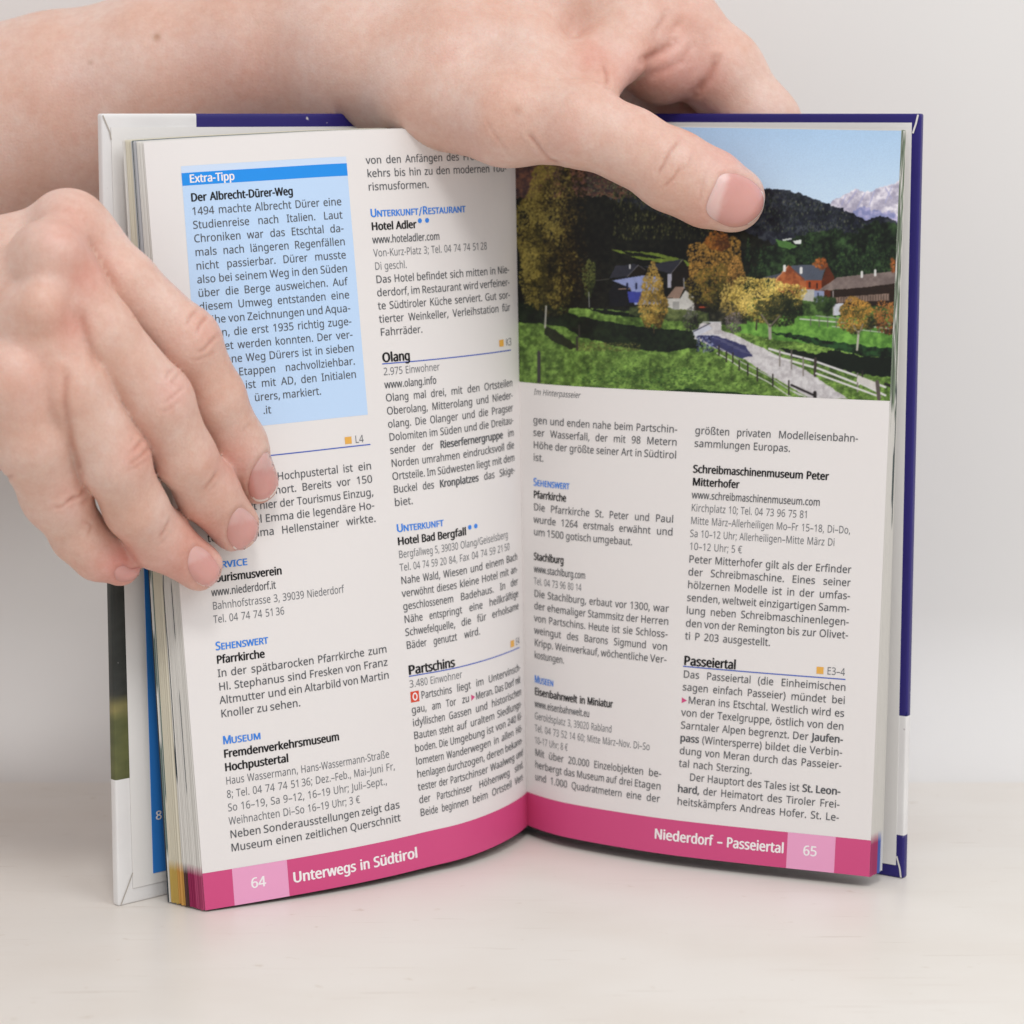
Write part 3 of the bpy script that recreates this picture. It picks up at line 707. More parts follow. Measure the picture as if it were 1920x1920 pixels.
X0, Y0, W, H, IM = paint_picture()
NU, NV = 640, 430
pp, zz = np.meshgrid(np.linspace(0.0, PW, NU), np.linspace(11.53, 18.0, NV), indexing='ij')
Q = on_page('R', pp, zz / VH, .004).reshape(-1, 3)
qx, qy = project(Q)
fx = np.clip(qx - X0, 0, W - 2); fy = np.clip(qy - Y0, 0, H - 2)
ix = fx.astype(int); iy = fy.astype(int); tx = (fx - ix)[:, None]; ty = (fy - iy)[:, None]
cc = (IM[iy, ix] * (1 - tx) + IM[iy, ix + 1] * tx) * (1 - ty) + (IM[iy + 1, ix] * (1 - tx) + IM[iy + 1, ix + 1] * tx) * ty
cc = s2l(cc) / s2l((222, 213, 211)) * np.array(PAPER)
cc = np.clip(cc * 0.97 + 0.002, 0, .85)
new_mesh('printed_photograph', Q, grid_faces(NU, NV), M_photo, PG['R'], cols=cc)

# ------------------------------------------------------------------ leaves behind the open pages
def leaves(side, n, off_b, off_t, gut):
    """n leaves; the outer edge of the last one lies off_b / off_t (cm vectors) from the page's"""
    V = []; F = []; C = []; base = 0
    P = np.linspace(0, PW, 26); Z = np.linspace(0, 1, 70)
    pp, vv = np.meshgrid(P, Z, indexing='ij')
    X = page_pos(side, pp, vv)
    r = np.random.default_rng(3 if side == 'L' else 4)
    ctr = CUR[side]
    cream = np.array([.79, .765, .725])
    for i in range(1, n + 1):
        t = i / n
        w = (pp / PW)[..., None]
        jb = r.normal(0, .012); jt = r.normal(0, .012)
        off = (np.array(off_b) * (1 - vv[..., None]) + np.array(off_t) * vv[..., None]) * (w ** 1.0) * t
        jit = w ** 4 * (jb * (1 - vv[..., None]) + jt * vv[..., None]) * np.array([1.0 if side == 'R' else -1.0, 0, 0])
        Y = X + off + jit + np.array([0, gut * t, 0]) * (1 - w) + np.array([0, .012 * i / n, 0])
        Y[..., 2] += r.normal(0, .012)
        Y[..., 2] = np.maximum(Y[..., 2], .03)
        V.append(Y.reshape(-1, 3)); F.append(grid_faces(26, 70) + base); base += 26 * 70
        # colours printed out to the leaf's edge
        col = np.tile(cream * r.uniform(.93, 1.03), (26, 70, 1))
        z = vv * VH
        seg = (np.repeat(r.random(14), 5) > .3)[None, :] & np.ones((26, 1), bool)
        if side == 'L':
            if t <= .42: band = (.47, .066, .17) if t < .22 else (.36, .028, .11)
            elif t <= .52: band = (.10, .045, .04)
            elif t <= .72: band = (.66, .36, .09)
            elif t <= .93: band = (.60, .42, .11)
            else: band = (.70, .68, .64)
            jz = .872 + r.normal(0, .03)
            col[z < jz] = band
            if .55 < t < .9: col[z >= jz] = np.array([.78, .73, .60]) * r.uniform(.95, 1.0)
            if i in (int(n * .28), int(n * .5), int(n * .53)):
                col[(z > 2.2 + i * .05) & (z < 8.0) & seg] = (.06, .07, .08)
            if t > .86 and i % 2 == 0: col[(z > 1.2) & (z < 9.5) & seg] = (.16, .22, .20)
            if i == n: col[(z < 9.2)] = (.05, .06, .07)
            if .35 < t < .6: col[(z > 11) & (z < 18.1)] = (.50, .50, .52)
            if .5 < t < .53 or i in (int(n * .45), ): col[(z > 11.5)] = (.10, .13, .13)
            if t > .8 and i % 3 == 0: col[(z > 10.5) & (z < 14.6)] = (.22, .27, .19)
        else:
            col[z < .885 + r.normal(0, .02)] = (.47, .070, .19) if t < .62 else ((.11, .17, .52) if t < .9 else (.72, .72, .74))
            if t < .75: col[(z > 11.4 + r.normal(0, .25)) & (r.random((1, 70)) > .22)] = np.array([.09, .11, .08]) * r.uniform(.4, 3.2)
            if .72 < t < .82: col[(z > 8.6) & (z < 12) & seg] = (.12, .14, .14)
        C.append(col.reshape(-1, 3))
    o = new_mesh('page_block', np.concatenate(V), np.concatenate(F), M_leaf, book, cols=np.concatenate(C))
    o['label'] = 'fanned edges of the leaves behind page ' + ('64' if side == 'L' else '65')
    return o
ob = onz(312, 1696, .05) - CUR['L'][1][-1]; ob[1] += .25; ob[2] = 0
ot = ony(229, 262, -4.95) - CUR['L'][2][-1]
leaves('L', 34, ob, ot, 1.15)
ob = ony(1653, 1641, -4.78) - CUR['R'][1][-1]; ob[2] = 0
ot = ony(1701, 246, -2.95) - CUR['R'][2][-1]; ot[2] = 0
leaves('R', 22, ob, ot, 1.0)

# ------------------------------------------------------------------ cover boards, spine, endpapers
HC = 18.68
class Board:
    """an upright cover board: front face between a bottom edge (a0-b0) and a top edge (a1-b1), all in xy"""
    def __init__(s, a0, b0, a1, b1):
        s.c = [np.array(q, float) for q in (a0, b0, a1, b1)]
        s.w = np.linalg.norm(s.c[1] - s.c[0])
    def pos(s, u, z, off=0.0):
        u = np.asarray(u, float) / s.w; t = np.asarray(z, float) / HC
        u = u[..., None]; t = t[..., None]; a0, b0, a1, b1 = s.c
        q = (a0 * (1 - u) + b0 * u) * (1 - t) + (a1 * (1 - u) + b1 * u) * t
        d = (b0 - a0) * (1 - t) + (b1 - a1) * t
        n = np.stack([-d[..., 1], d[..., 0]], -1); n /= np.linalg.norm(n, axis=-1, keepdims=True)
        n = np.where(n[..., 1:2] > 0, n, -n)
        q = q - n * off
        return np.concatenate([q, np.broadcast_to(np.asarray(z, float)[..., None], q.shape[:-1] + (1,))], -1)
    def inv(s, px, py):
        u, z = 2.0, 9.0
        for k in range(25):
            a = np.array(project(s.pos(u, z))); e = np.array([px, py]) - a
            J = np.stack([(np.array(project(s.pos(u + .1, z))) - a) / .1, (np.array(project(s.pos(u, z + .1))) - a) / .1], 1)
            d = np.linalg.solve(J, e); u += d[0]; z += d[1]
        return u, z
BL = Board(onz(222, 1700, 0)[:2], (-0.75, 1.35), ony(190, 213, -4.75)[:2], (-0.75, 1.45))
BR = Board(onz(1693, 1648, 0)[:2], (1.35, 1.25), ony(1727, 213, -2.75)[:2], (1.35, 1.45))
M_cover = nicks(noise_mix(attr_material('cover_laminate', .38, .32), 90, .5, (.88, .87, .88), bump=.1, bscale=300), 380, .735, .765, (.50, .47, .48))
WHITE = np.array([.79, .775, .765]); BLUE = np.array([.022, .015, .155])
def slab(name, bd, fn, cuts_u=(), cuts_z=(), th=.24):
    """the board with its print given by fn(u, z); cuts are the lines where the print changes colour"""
    U = np.unique(np.concatenate([np.linspace(0, bd.w, 40)] + [[c - .004, c + .004] for c in cuts_u]))
    Z = np.unique(np.concatenate([np.linspace(0, HC, 150)] + [[c - .004, c + .004] for c in cuts_z]))
    nu, m = len(U), len(Z)
    uu, zz_ = np.meshgrid(U, Z, indexing='ij')
    A = bd.pos(uu, zz_).reshape(-1, 3); B_ = bd.pos(uu, zz_, -th).reshape(-1, 3); n = len(A)
    G = grid_faces(nu, m)
    idx = np.arange(n).reshape(nu, m)
    loop = np.array(list(idx[:, 0]) + list(idx[-1, 1:]) + list(idx[-2::-1, -1]) + list(idx[0, -2:0:-1]))
    nx = np.roll(loop, -1)
    F = np.concatenate([G, G[:, ::-1] + n, np.stack([loop, loop + n, nx + n, nx], 1)])
    c = fn(uu.ravel(), zz_.ravel())
    o = new_mesh(name, np.concatenate([A, B_]), F, M_cover, book, smooth=False, cols=np.concatenate([c, c]))
    mo = o.modifiers.new('bevel', 'BEVEL'); mo.width = .05 * CM; mo.segments = 3; mo.limit_method = 'ANGLE'
    return o
zb = BL.inv(230, 1461)[1]; zt = BL.inv(222, 1000)[1]; ub = BL.inv(368, 225)[0]
z1 = BR.inv(1696, 1343)[1]; z2 = BR.inv(1688, 1566)[1]
def dark_photo(u, z):
    t = (z - zb) / (zt - zb)
    r = np.random.default_rng(2).random(len(u))
    nn = .5 + .5 * np.sin(u * 37 + z * 5.3) * np.sin(z * 9.1 + u * 11)
    g = np.stack([.085 + .05 * nn, .095 + .045 * nn, .036 + .015 * nn], 1)
    top = np.stack([.030 + .01 * r, .032 + .01 * r, .028 + .01 * r], 1)
    hi = np.stack([.19 + .1 * nn, .17 + .08 * nn, .07 + .02 * nn], 1)
    k = np.clip((t - .28) / .05, 0, 1)[:, None]
    out = g * (1 - k) + top * k
    k2 = np.exp(-((t - .29) / .03) ** 2)[:, None]
    return out * (1 - k2) + hi * k2
def print_left(u, z):
    c = np.tile(WHITE, (len(u), 1))
    m = (z > zb) & (z < zt) & (u < 1.2); c[m] = dark_photo(u, z)[m]
    c[(u > ub) & (z > 12)] = BLUE
    return c
def print_right(u, z):
    c = np.tile(BLUE, (len(u), 1)); c[(z > z2) & (z < z1) & (u < 2)] = WHITE
    return c
cl = slab('cover_board', BL, print_left, (ub, 1.2), (zb, zt)); cl['label'] = 'white front board of the cover'
cr = slab('cover_board', BR, print_right, (2,), (z1, z2)); cr['label'] = 'dark blue back board of the cover'
LS = BL.c[1]; RS = BR.c[1]; nl = np.array([-.68, .73]); nr = np.array([.5, .86])
# the spine: a rounded strip behind the gutter
sp = [LS + nl * .1, np.array([-.5, 1.95]), np.array([.3, 2.2]), np.array([1.1, 1.95]), RS + nr * .1]
sv = []; 
for z in (0.0, HC):
    for q in sp: sv.append((*q, z))
    for q in sp: sv.append((q[0], q[1] - .16, z))
ns = len(sp); sf = []
for i in range(ns - 1):
    sf += [(i, i + 1, i + 1 + 2 * ns, i + 2 * ns), (i + ns, i + 2 * ns + ns, i + 1 + 3 * ns, i + 1 + ns), (i + 2 * ns, i + 1 + 2 * ns, i + 1 + 3 * ns, i + 3 * ns), (i, i + ns, i + 1 + ns, i + 1)]
new_mesh('spine', sv, sf, M_coverblue, book, smooth=False)

def sheet(name, bd, off, mat, parent, poly, th=.012, uv_fn=None, res=None):
    """thin sheet glued on a board; poly in board coordinates (u from the outer edge, z up), off in front of it"""
    if uv_fn:
        (u0, z0), (u1, z1) = poly
        uu, zz_ = np.meshgrid(np.linspace(u0, u1, res[0]), np.linspace(z0, z1, res[1]), indexing='ij')
        return new_mesh(name, bd.pos(uu, zz_, off).reshape(-1, 3), grid_faces(*res), mat, parent, smooth=False, cols=uv_fn(uu.ravel(), zz_.ravel()))
    if len(poly) == 4:                    # four corners, subdivided so that it follows the board
        c = [np.array(q, float) for q in poly]; k = 60
        tt, ss = np.meshgrid(np.linspace(0, 1, 30), np.linspace(0, 1, k), indexing='ij'); tt = tt[..., None]; ss = ss[..., None]
        q = (c[0] * (1 - tt) + c[1] * tt) * (1 - ss) + (c[3] * (1 - tt) + c[2] * tt) * ss
        A = bd.pos(q[..., 0], q[..., 1], off).reshape(-1, 3); B_ = bd.pos(q[..., 0], q[..., 1], off - th).reshape(-1, 3); n = len(A)
        G = grid_faces(30, k); F = [tuple(f) for f in G] + [tuple(f[::-1] + n) for f in G]
        idx = np.arange(n).reshape(30, k); loop = list(idx[:, 0]) + list(idx[-1, 1:]) + list(idx[-2::-1, -1]) + list(idx[0, -2:0:-1])
        F += [(loop[i], loop[i] + n, loop[(i + 1) % len(loop)] + n, loop[(i + 1) % len(loop)]) for i in range(len(loop))]
        return new_mesh(name, np.concatenate([A, B_]), [tuple(int(i) for i in f) for f in F], mat, parent, smooth=False)
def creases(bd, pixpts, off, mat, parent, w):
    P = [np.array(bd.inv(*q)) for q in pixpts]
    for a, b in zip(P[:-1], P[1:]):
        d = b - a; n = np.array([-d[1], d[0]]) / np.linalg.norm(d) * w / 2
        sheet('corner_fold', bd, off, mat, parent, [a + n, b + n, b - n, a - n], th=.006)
# left: endpaper, blue margin along the top, dark photograph printed on the turned-in edge
e0 = BL.inv(248, 1640); e1 = BL.inv(208, 262)
sheet('endpaper', BL, .022, M_end, cl, [(e0[0], .36), (11.0, .36), (11.0, 18.36), (e1[0], 18.36)])
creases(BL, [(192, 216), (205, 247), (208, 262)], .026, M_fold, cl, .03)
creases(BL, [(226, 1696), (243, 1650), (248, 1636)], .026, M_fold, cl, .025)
creases(BR, [(1722, 215), (1718, 232), (1712, 250)], .03, M_foldlight, cr, .045)
creases(BR, [(1682, 1605), (1688, 1628), (1690, 1645)], .03, M_foldlight, cr, .04)
# blue printed block with a white 8 on the endpaper
b0 = BL.inv(286, 1637); b1 = BL.inv(268, 1040)
M_blue8 = principled('endpaper_blue_block', (.035, .22, .66), .45, .35)
sheet('printed_block', BL, .034, M_blue8, cl, [(b0[0], b0[1]), (b0[0] + 2.4, b0[1]), (b1[0] + 2.4, b1[1]), (b1[0], b1[1])], th=.008)
V8, F8, w8 = word('8', .02)
c8 = BL.inv(290, 1537)
new_mesh('printed_text', BL.pos(c8[0] + V8[:, 0] * .42, c8[1] + V8[:, 1] * .36, .04 + .0012 * np.repeat(np.arange(4), len(V8) // 4)[:, None]), F8, INK['w'], cl, smooth=False)
# right endpaper and the white part of the turned-in edge
f0 = BR.inv(1680, 1622); f1 = BR.inv(1710, 230)
sheet('endpaper', BR, .016, M_end, cr, [(f0[0], f0[1]), (9.6, f0[1]), (9.6, f1[1]), (f1[0], f1[1])])

# ------------------------------------------------------------------ hands: one smooth surface each, grown from a distance field
class Field:
    def __init__(s, lo, hi, h):
        s.lo = np.array(lo, float); s.h = h
        s.n = np.ceil((np.array(hi) - s.lo) / h).astype(int) + 1
        s.ax = [(s.lo[i] + h * np.arange(s.n[i])).astype(np.float32) for i in range(3)]
    def empty(s): return np.full(s.n, 9.0, np.float32)
    def block(s, lo, hi):
        a = np.clip(((np.array(lo) - s.lo) / s.h).astype(int), 0, s.n - 1); b = np.clip(((np.array(hi) - s.lo) / s.h).astype(int) + 2, 1, s.n)
        return tuple(slice(a[i], b[i]) for i in range(3))
    def cone(s, A, a, b, ra, rb, k, flat=None):
        a = np.asarray(a, float); b = np.asarray(b, float); R = max(ra, rb) + k + .6
        sl = s.block(np.minimum(a, b) - R, np.maximum(a, b) + R)
        X = s.ax[0][sl[0]][:, None, None] - np.float32(a[0]); Y = s.ax[1][sl[1]][None, :, None] - np.float32(a[1]); Z = s.ax[2][sl[2]][None, None, :] - np.float32(a[2])
        d = (b - a).astype(np.float32); L2 = max(float(d @ d), 1e-6)
        t = np.clip((X * d[0] + Y * d[1] + Z * d[2]) / L2, 0, 1)
        D = np.sqrt((X - t * d[0]) ** 2 + (Y - t * d[1]) ** 2 + (Z - t * d[2]) ** 2) - (ra + (rb - ra) * (t * t * (3 - 2 * t)))
        A[sl] = smin(A[sl], D, k)
    def chain(s, A, pts, k=.25):
        for (p, r), (q, r2) in zip(pts[:-1], pts[1:]): s.cone(A, p, q, r, r2, k)
def smin(a, b, k):
    if k <= 0: return np.minimum(a, b)
    h = np.maximum(k - np.abs(a - b), 0) / k
    return np.minimum(a, b) - h * h * (k * .25)
def smax(a, b, k): return -smin(-a, -b, k)

def surface_nets(F, A):
    s = A < 0
    n = A.shape
    cells = np.zeros((n[0] - 1, n[1] - 1, n[2] - 1), np.uint8)
    for i in (0, 1):
        for j in (0, 1):
            for k in (0, 1): cells += s[i:n[0] - 1 + i, j:n[1] - 1 + j, k:n[2] - 1 + k]
    act = np.argwhere((cells > 0) & (cells < 8))
    idx = -np.ones(cells.shape, np.int32); idx[tuple(act.T)] = np.arange(len(act))
    P = np.zeros((len(act), 3)); cnt = np.zeros(len(act))
    cor = [(i, j, k) for i in (0, 1) for j in (0, 1) for k in (0, 1)]
    val = {c: A[act[:, 0] + c[0], act[:, 1] + c[1], act[:, 2] + c[2]] for c in cor}
    for c in cor:
        for ax in range(3):
            if c[ax] == 0:
                c2 = list(c); c2[ax] = 1; c2 = tuple(c2)
                a, b = val[c], val[c2]; m = (a < 0) != (b < 0)
                t = np.where(m, a / np.where(m, a - b, 1), 0)
                q = np.array(c, float)[None] + t[:, None] * (np.array(c2) - np.array(c))[None]
                P[m] += q[m]; cnt[m] += 1
    P = P / cnt[:, None] + act
    Q = []
    for ax in range(3):
        sa = [slice(None)] * 3; sb = [slice(None)] * 3; sa[ax] = slice(0, -1); sb[ax] = slice(1, None)
        a = s[tuple(sa)]; b = s[tuple(sb)]
        e = np.argwhere(a != b)
        o1, o2 = [i for i in range(3) if i != ax]
        e = e[(e[:, o1] > 0) & (e[:, o2] > 0) & (e[:, o1] < n[o1] - 1) & (e[:, o2] < n[o2] - 1)]
        def cell(d1, d2):
            c = e.copy(); c[:, o1] -= d1; c[:, o2] -= d2
            return idx[tuple(c.T)]
        q = np.stack([cell(1, 1), cell(0, 1), cell(0, 0), cell(1, 0)], 1)
        flip = a[tuple(e.T)] if ax != 1 else ~a[tuple(e.T)]
        q[~flip] = q[~flip][:, ::-1]
        Q.append(q)
    Q = np.concatenate(Q)
    return F.lo + P * F.h, Q

def vert_normals(V, Q):
    n = np.cross(V[Q[:, 2]] - V[Q[:, 0]], V[Q[:, 3]] - V[Q[:, 1]])
    N = np.stack([sum(np.bincount(Q[:, j], n[:, i], len(V)) for j in range(4)) for i in range(3)], 1)
    return N / (np.linalg.norm(N, axis=1, keepdims=True) + 1e-12)
def smooth_mesh(V, Q, it, lam=.5):
    E = np.concatenate([Q[:, [0, 1]], Q[:, [1, 2]], Q[:, [2, 3]], Q[:, [3, 0]]])
    c = np.bincount(E[:, 0], minlength=len(V)) + np.bincount(E[:, 1], minlength=len(V))
    for k in range(it):
        S = np.stack([np.bincount(E[:, 0], V[E[:, 1], i], len(V)) + np.bincount(E[:, 1], V[E[:, 0], i], len(V)) for i in range(3)], 1)
        V = V + lam * (S / c[:, None] - V)
    return V

def skin_material():
    m = attr_material('skin', 0.44, 0.4)
    nt = m.node_tree; N = nt.nodes; L = nt.links; b = N['Principled BSDF']
    b.inputs['Subsurface Weight'].default_value = 0.22
    b.inputs['Subsurface Radius'].default_value = (1.0, .35, .2)
    b.inputs['Subsurface Scale'].default_value = 0.0035
    src = b.inputs['Base Color'].links[0].from_socket
    tc = N.new('ShaderNodeTexCoord')
    def mul(cur, scale, lo, hi, dark, fac, detail=4):
        n = N.new('ShaderNodeTexNoise'); n.inputs['Scale'].default_value = scale; n.inputs['Detail'].default_value = detail
        L.new(tc.outputs['Object'], n.inputs['Vector'])
        r = N.new('ShaderNodeValToRGB'); r.color_ramp.elements[0].position = lo; r.color_ramp.elements[1].position = hi
        r.color_ramp.elements[0].color = (*dark, 1); r.color_ramp.elements[1].color = (1, 1, 1, 1)
        L.new(n.outputs['Fac'], r.inputs[0])
        mx = N.new('ShaderNodeMix'); mx.data_type = 'RGBA'; mx.blend_type = 'MULTIPLY'; mx.inputs[0].default_value = fac
        L.new(cur, mx.inputs[6]); L.new(r.outputs[0], mx.inputs[7])
        return mx.outputs[2]
    cur = mul(src, 70, .36, .64, (.95, .85, .80), 1.0)
    cur = mul(cur, 420, .35, .65, (.95, .88, .86), .8)
    cur = mul(cur, 1500, .35, .65, (.94, .90, .88), .6, 2)
    L.new(cur, b.inputs['Base Color'])
    # pores and fine criss-cross lines
    v = N.new('ShaderNodeTexVoronoi'); v.inputs['Scale'].default_value = 1100; v.feature = 'DISTANCE_TO_EDGE'
    n2 = N.new('ShaderNodeTexNoise'); n2.inputs['Scale'].default_value = 260; n2.inputs['Detail'].default_value = 5
    L.new(tc.outputs['Object'], v.inputs['Vector']); L.new(tc.outputs['Object'], n2.inputs['Vector'])
    ad = N.new('ShaderNodeMath'); ad.operation = 'MULTIPLY_ADD'; ad.inputs[1].default_value = .5
    L.new(v.outputs['Distance'], ad.inputs[0]); L.new(n2.outputs['Fac'], ad.inputs[2])
    bm = N.new('ShaderNodeBump'); bm.inputs['Strength'].default_value = .6; bm.inputs['Distance'].default_value = .00025
    L.new(ad.outputs[0], bm.inputs['Height']); L.new(bm.outputs[0], b.inputs['Normal'])
    return m
M_skin = skin_material()
M_nail = attr_material('fingernail', .26, .5)
M_nail.node_tree.nodes['Principled BSDF'].inputs['Subsurface Weight'].default_value = .2
M_nail.node_tree.nodes['Principled BSDF'].inputs['Coat Weight'].default_value = .25
M_nail.node_tree.nodes['Principled BSDF'].inputs['Subsurface Scale'].default_value = .002
noise_mix(M_nail, 160, .5, (.93, .86, .84))
M_nailtip = principled('nail_free_edge', (.82, .72, .66), .35, .4)
SKIN = np.array([.745, .540, .462])

def polydist(x, y, pts):
    D = np.full(x.shape, 1e9)
    for (a, b), (c, d) in zip(pts[:-1], pts[1:]):
        L2 = (c - a) ** 2 + (d - b) ** 2 + 1e-9
        t = np.clip(((x - a) * (c - a) + (y - b) * (d - b)) / L2, 0, 1)
        D = np.minimum(D, np.hypot(x - a - t * (c - a), y - b - t * (d - b)))
    return D

def finish_hand(name, V, Q, creases_, blush, spots, label, nails):
    V = smooth_mesh(V, Q, 7)
    N = vert_normals(V, Q)
    view = V - CAMP; view /= np.linalg.norm(view, axis=1, keepdims=True)
    if (N * view).sum(1)[V[:, 1] < np.percentile(V[:, 1], 5)].mean() > 0: Q = Q[:, ::-1]; N = -N
    facing = (N * view).sum(1) < .15
    px, py = project(V)
    # front-most depth map, to keep marks on the side that is seen
    gx = (px // 8).astype(int); gy = (py // 8).astype(int); gx -= gx.min(); gy -= gy.min()
    key = gx * (gy.max() + 1) + gy
    zmin = np.full(key.max() + 1, 1e9); np.minimum.at(zmin, key, V[:, 1])
    front = facing & (V[:, 1] < zmin[key] + .6)
    col = np.tile(SKIN, (len(V), 1))
    disp = np.zeros(len(V))
    for (pts, w, dep) in creases_:
        m = front & (px > min(q[0] for q in pts) - 4 * w) & (px < max(q[0] for q in pts) + 4 * w) & (py > min(q[1] for q in pts) - 4 * w) & (py < max(q[1] for q in pts) + 4 * w)
        D = polydist(px[m], py[m], pts)
        ends = np.minimum(np.hypot(px[m] - pts[0][0], py[m] - pts[0][1]), np.hypot(px[m] - pts[-1][0], py[m] - pts[-1][1]))
        fade = np.clip(ends / 9, .15, 1)
        g = np.exp(-(D / w) ** 2) * fade
        disp[m] += -dep * g + dep * .35 * np.exp(-((D - 2.4 * w) / (1.3 * w)) ** 2) * fade
        col[m] *= 1 - g[:, None] * np.array([.16, .27, .30]) * min(1, dep / .03)
    for (x, y, r, a) in blush:
        g = np.exp(-(((px - x) ** 2 + (py - y) ** 2) / r ** 2)) * a * front
        col *= 1 - g[:, None] * np.array([.04, .26, .26])
    for (x, y, r, c, a) in spots:
        g = np.exp(-(((px - x) ** 2 + (py - y) ** 2) / r ** 2)) * a * front
        col = col * (1 - g[:, None]) + np.array(c) * g[:, None]
    for nd in nails:                      # the skin dips and reddens round each nail
        ol = nd['outline'] + nd['outline'][:1]
        xs_ = [q[0] for q in ol]; ys_ = [q[1] for q in ol]
        m = front & (px > min(xs_) - 20) & (px < max(xs_) + 20) & (py > min(ys_) - 20) & (py < max(ys_) + 20)
        D = polydist(px[m], py[m], ol); g = np.exp(-(D / 4.5) ** 2)
        disp[m] += -.014 * g + .014 * np.exp(-((D - 10) / 6) ** 2)
        col[m] *= 1 - g[:, None] * np.array([.06, .17, .18])
    V = V + N * disp[:, None]
    o = new_mesh(name, V, Q, M_skin, cols=col)
    tag(o, label, 'hand')
    tree = BVHTree.FromPolygons([tuple(v) for v in V], [tuple(int(i) for i in q) for q in Q])
    for nd in nails: nail(o, tree, **nd)
    return o

def nail(hand, tree, outline, free=None, lift=.018, base=None):
    """a thin curved plate that follows the fingertip under a closed outline"""
    P = np.array(outline, float)
    # Catmull-Rom closed curve
    n = len(P); pts = []
    for i in range(n):
        a, b, c, d = P[i - 1], P[i], P[(i + 1) % n], P[(i + 2) % n]
        for t in np.linspace(0, 1, 6)[:-1]:
            pts.append(.5 * ((2 * b) + (c - a) * t + (2 * a - 5 * b + 4 * c - d) * t * t + (-a + 3 * b - 3 * c + d) * t ** 3))
    R = np.array(pts); c0 = R.mean(0); rings = [0.0, .25, .45, .62, .78, .9, .97, 1.0, 1.0]
    hs = [lift, lift, lift * .98, lift * .94, lift * .86, lift * .72, lift * .55, lift * .3, -.03]
    V = []; K = len(R)
    last = None
    for j, rr in enumerate(rings):
        for q in (R if j else R[:1] * 0 + c0):
            w = c0 + (q - c0) * rr if j else c0
            d = Vector(ray(*w)).normalized()
            hit, nn, fi, dist = tree.ray_cast(Vector(CAMP), d)
            if hit is None: hit = last if last is not None else Vector(ony(*w, -6)); nn = Vector((0, -1, 0))
            last = hit
            V.append(np.array(hit) + np.array(nn) * hs[j])
    V = np.array(V)
    F = [(0, 1 + i, 1 + (i + 1) % K) for i in range(K)]
    for j in range(1, len(rings) - 1):
        a = 1 + (j - 1) * K; b = a + K
        F += [(a + i, b + i, b + (i + 1) % K, a + (i + 1) % K) for i in range(K)]
    # the free edge is paler
    mi = [0] * len(F)
    if free is not None:
        for k, f in enumerate(F):
            m = V[list(f)].mean(0); qx_, qy_ = project(m)
            if polydist(np.array([qx_]), np.array([qy_]), free)[0] < 4.5: mi[k] = 1
    nx, ny = project(V)
    cols = np.tile(np.array([.67, .34, .305]), (len(V), 1))
    if free is not None:
        ft = np.array(free, float).mean(0); bs = c0 * 2 - ft; ax = ft - bs; L2 = ax @ ax
        t = ((nx - bs[0]) * ax[0] + (ny - bs[1]) * ax[1]) / L2
        k = np.clip((.30 - t) / .10, 0, 1)[:, None] * (.7 if lift == .02 else .35)
        cols = cols * (1 - k) + np.array([.80, .60, .57]) * k
        k = np.clip((t - .70) / .2, 0, 1)[:, None] * .3
        cols = cols * (1 - k) + np.array([.72, .38, .34]) * k
    o = new_mesh('fingernail', V, F, [M_nail, M_nailtip], hand, mi, cols=cols)
    return o

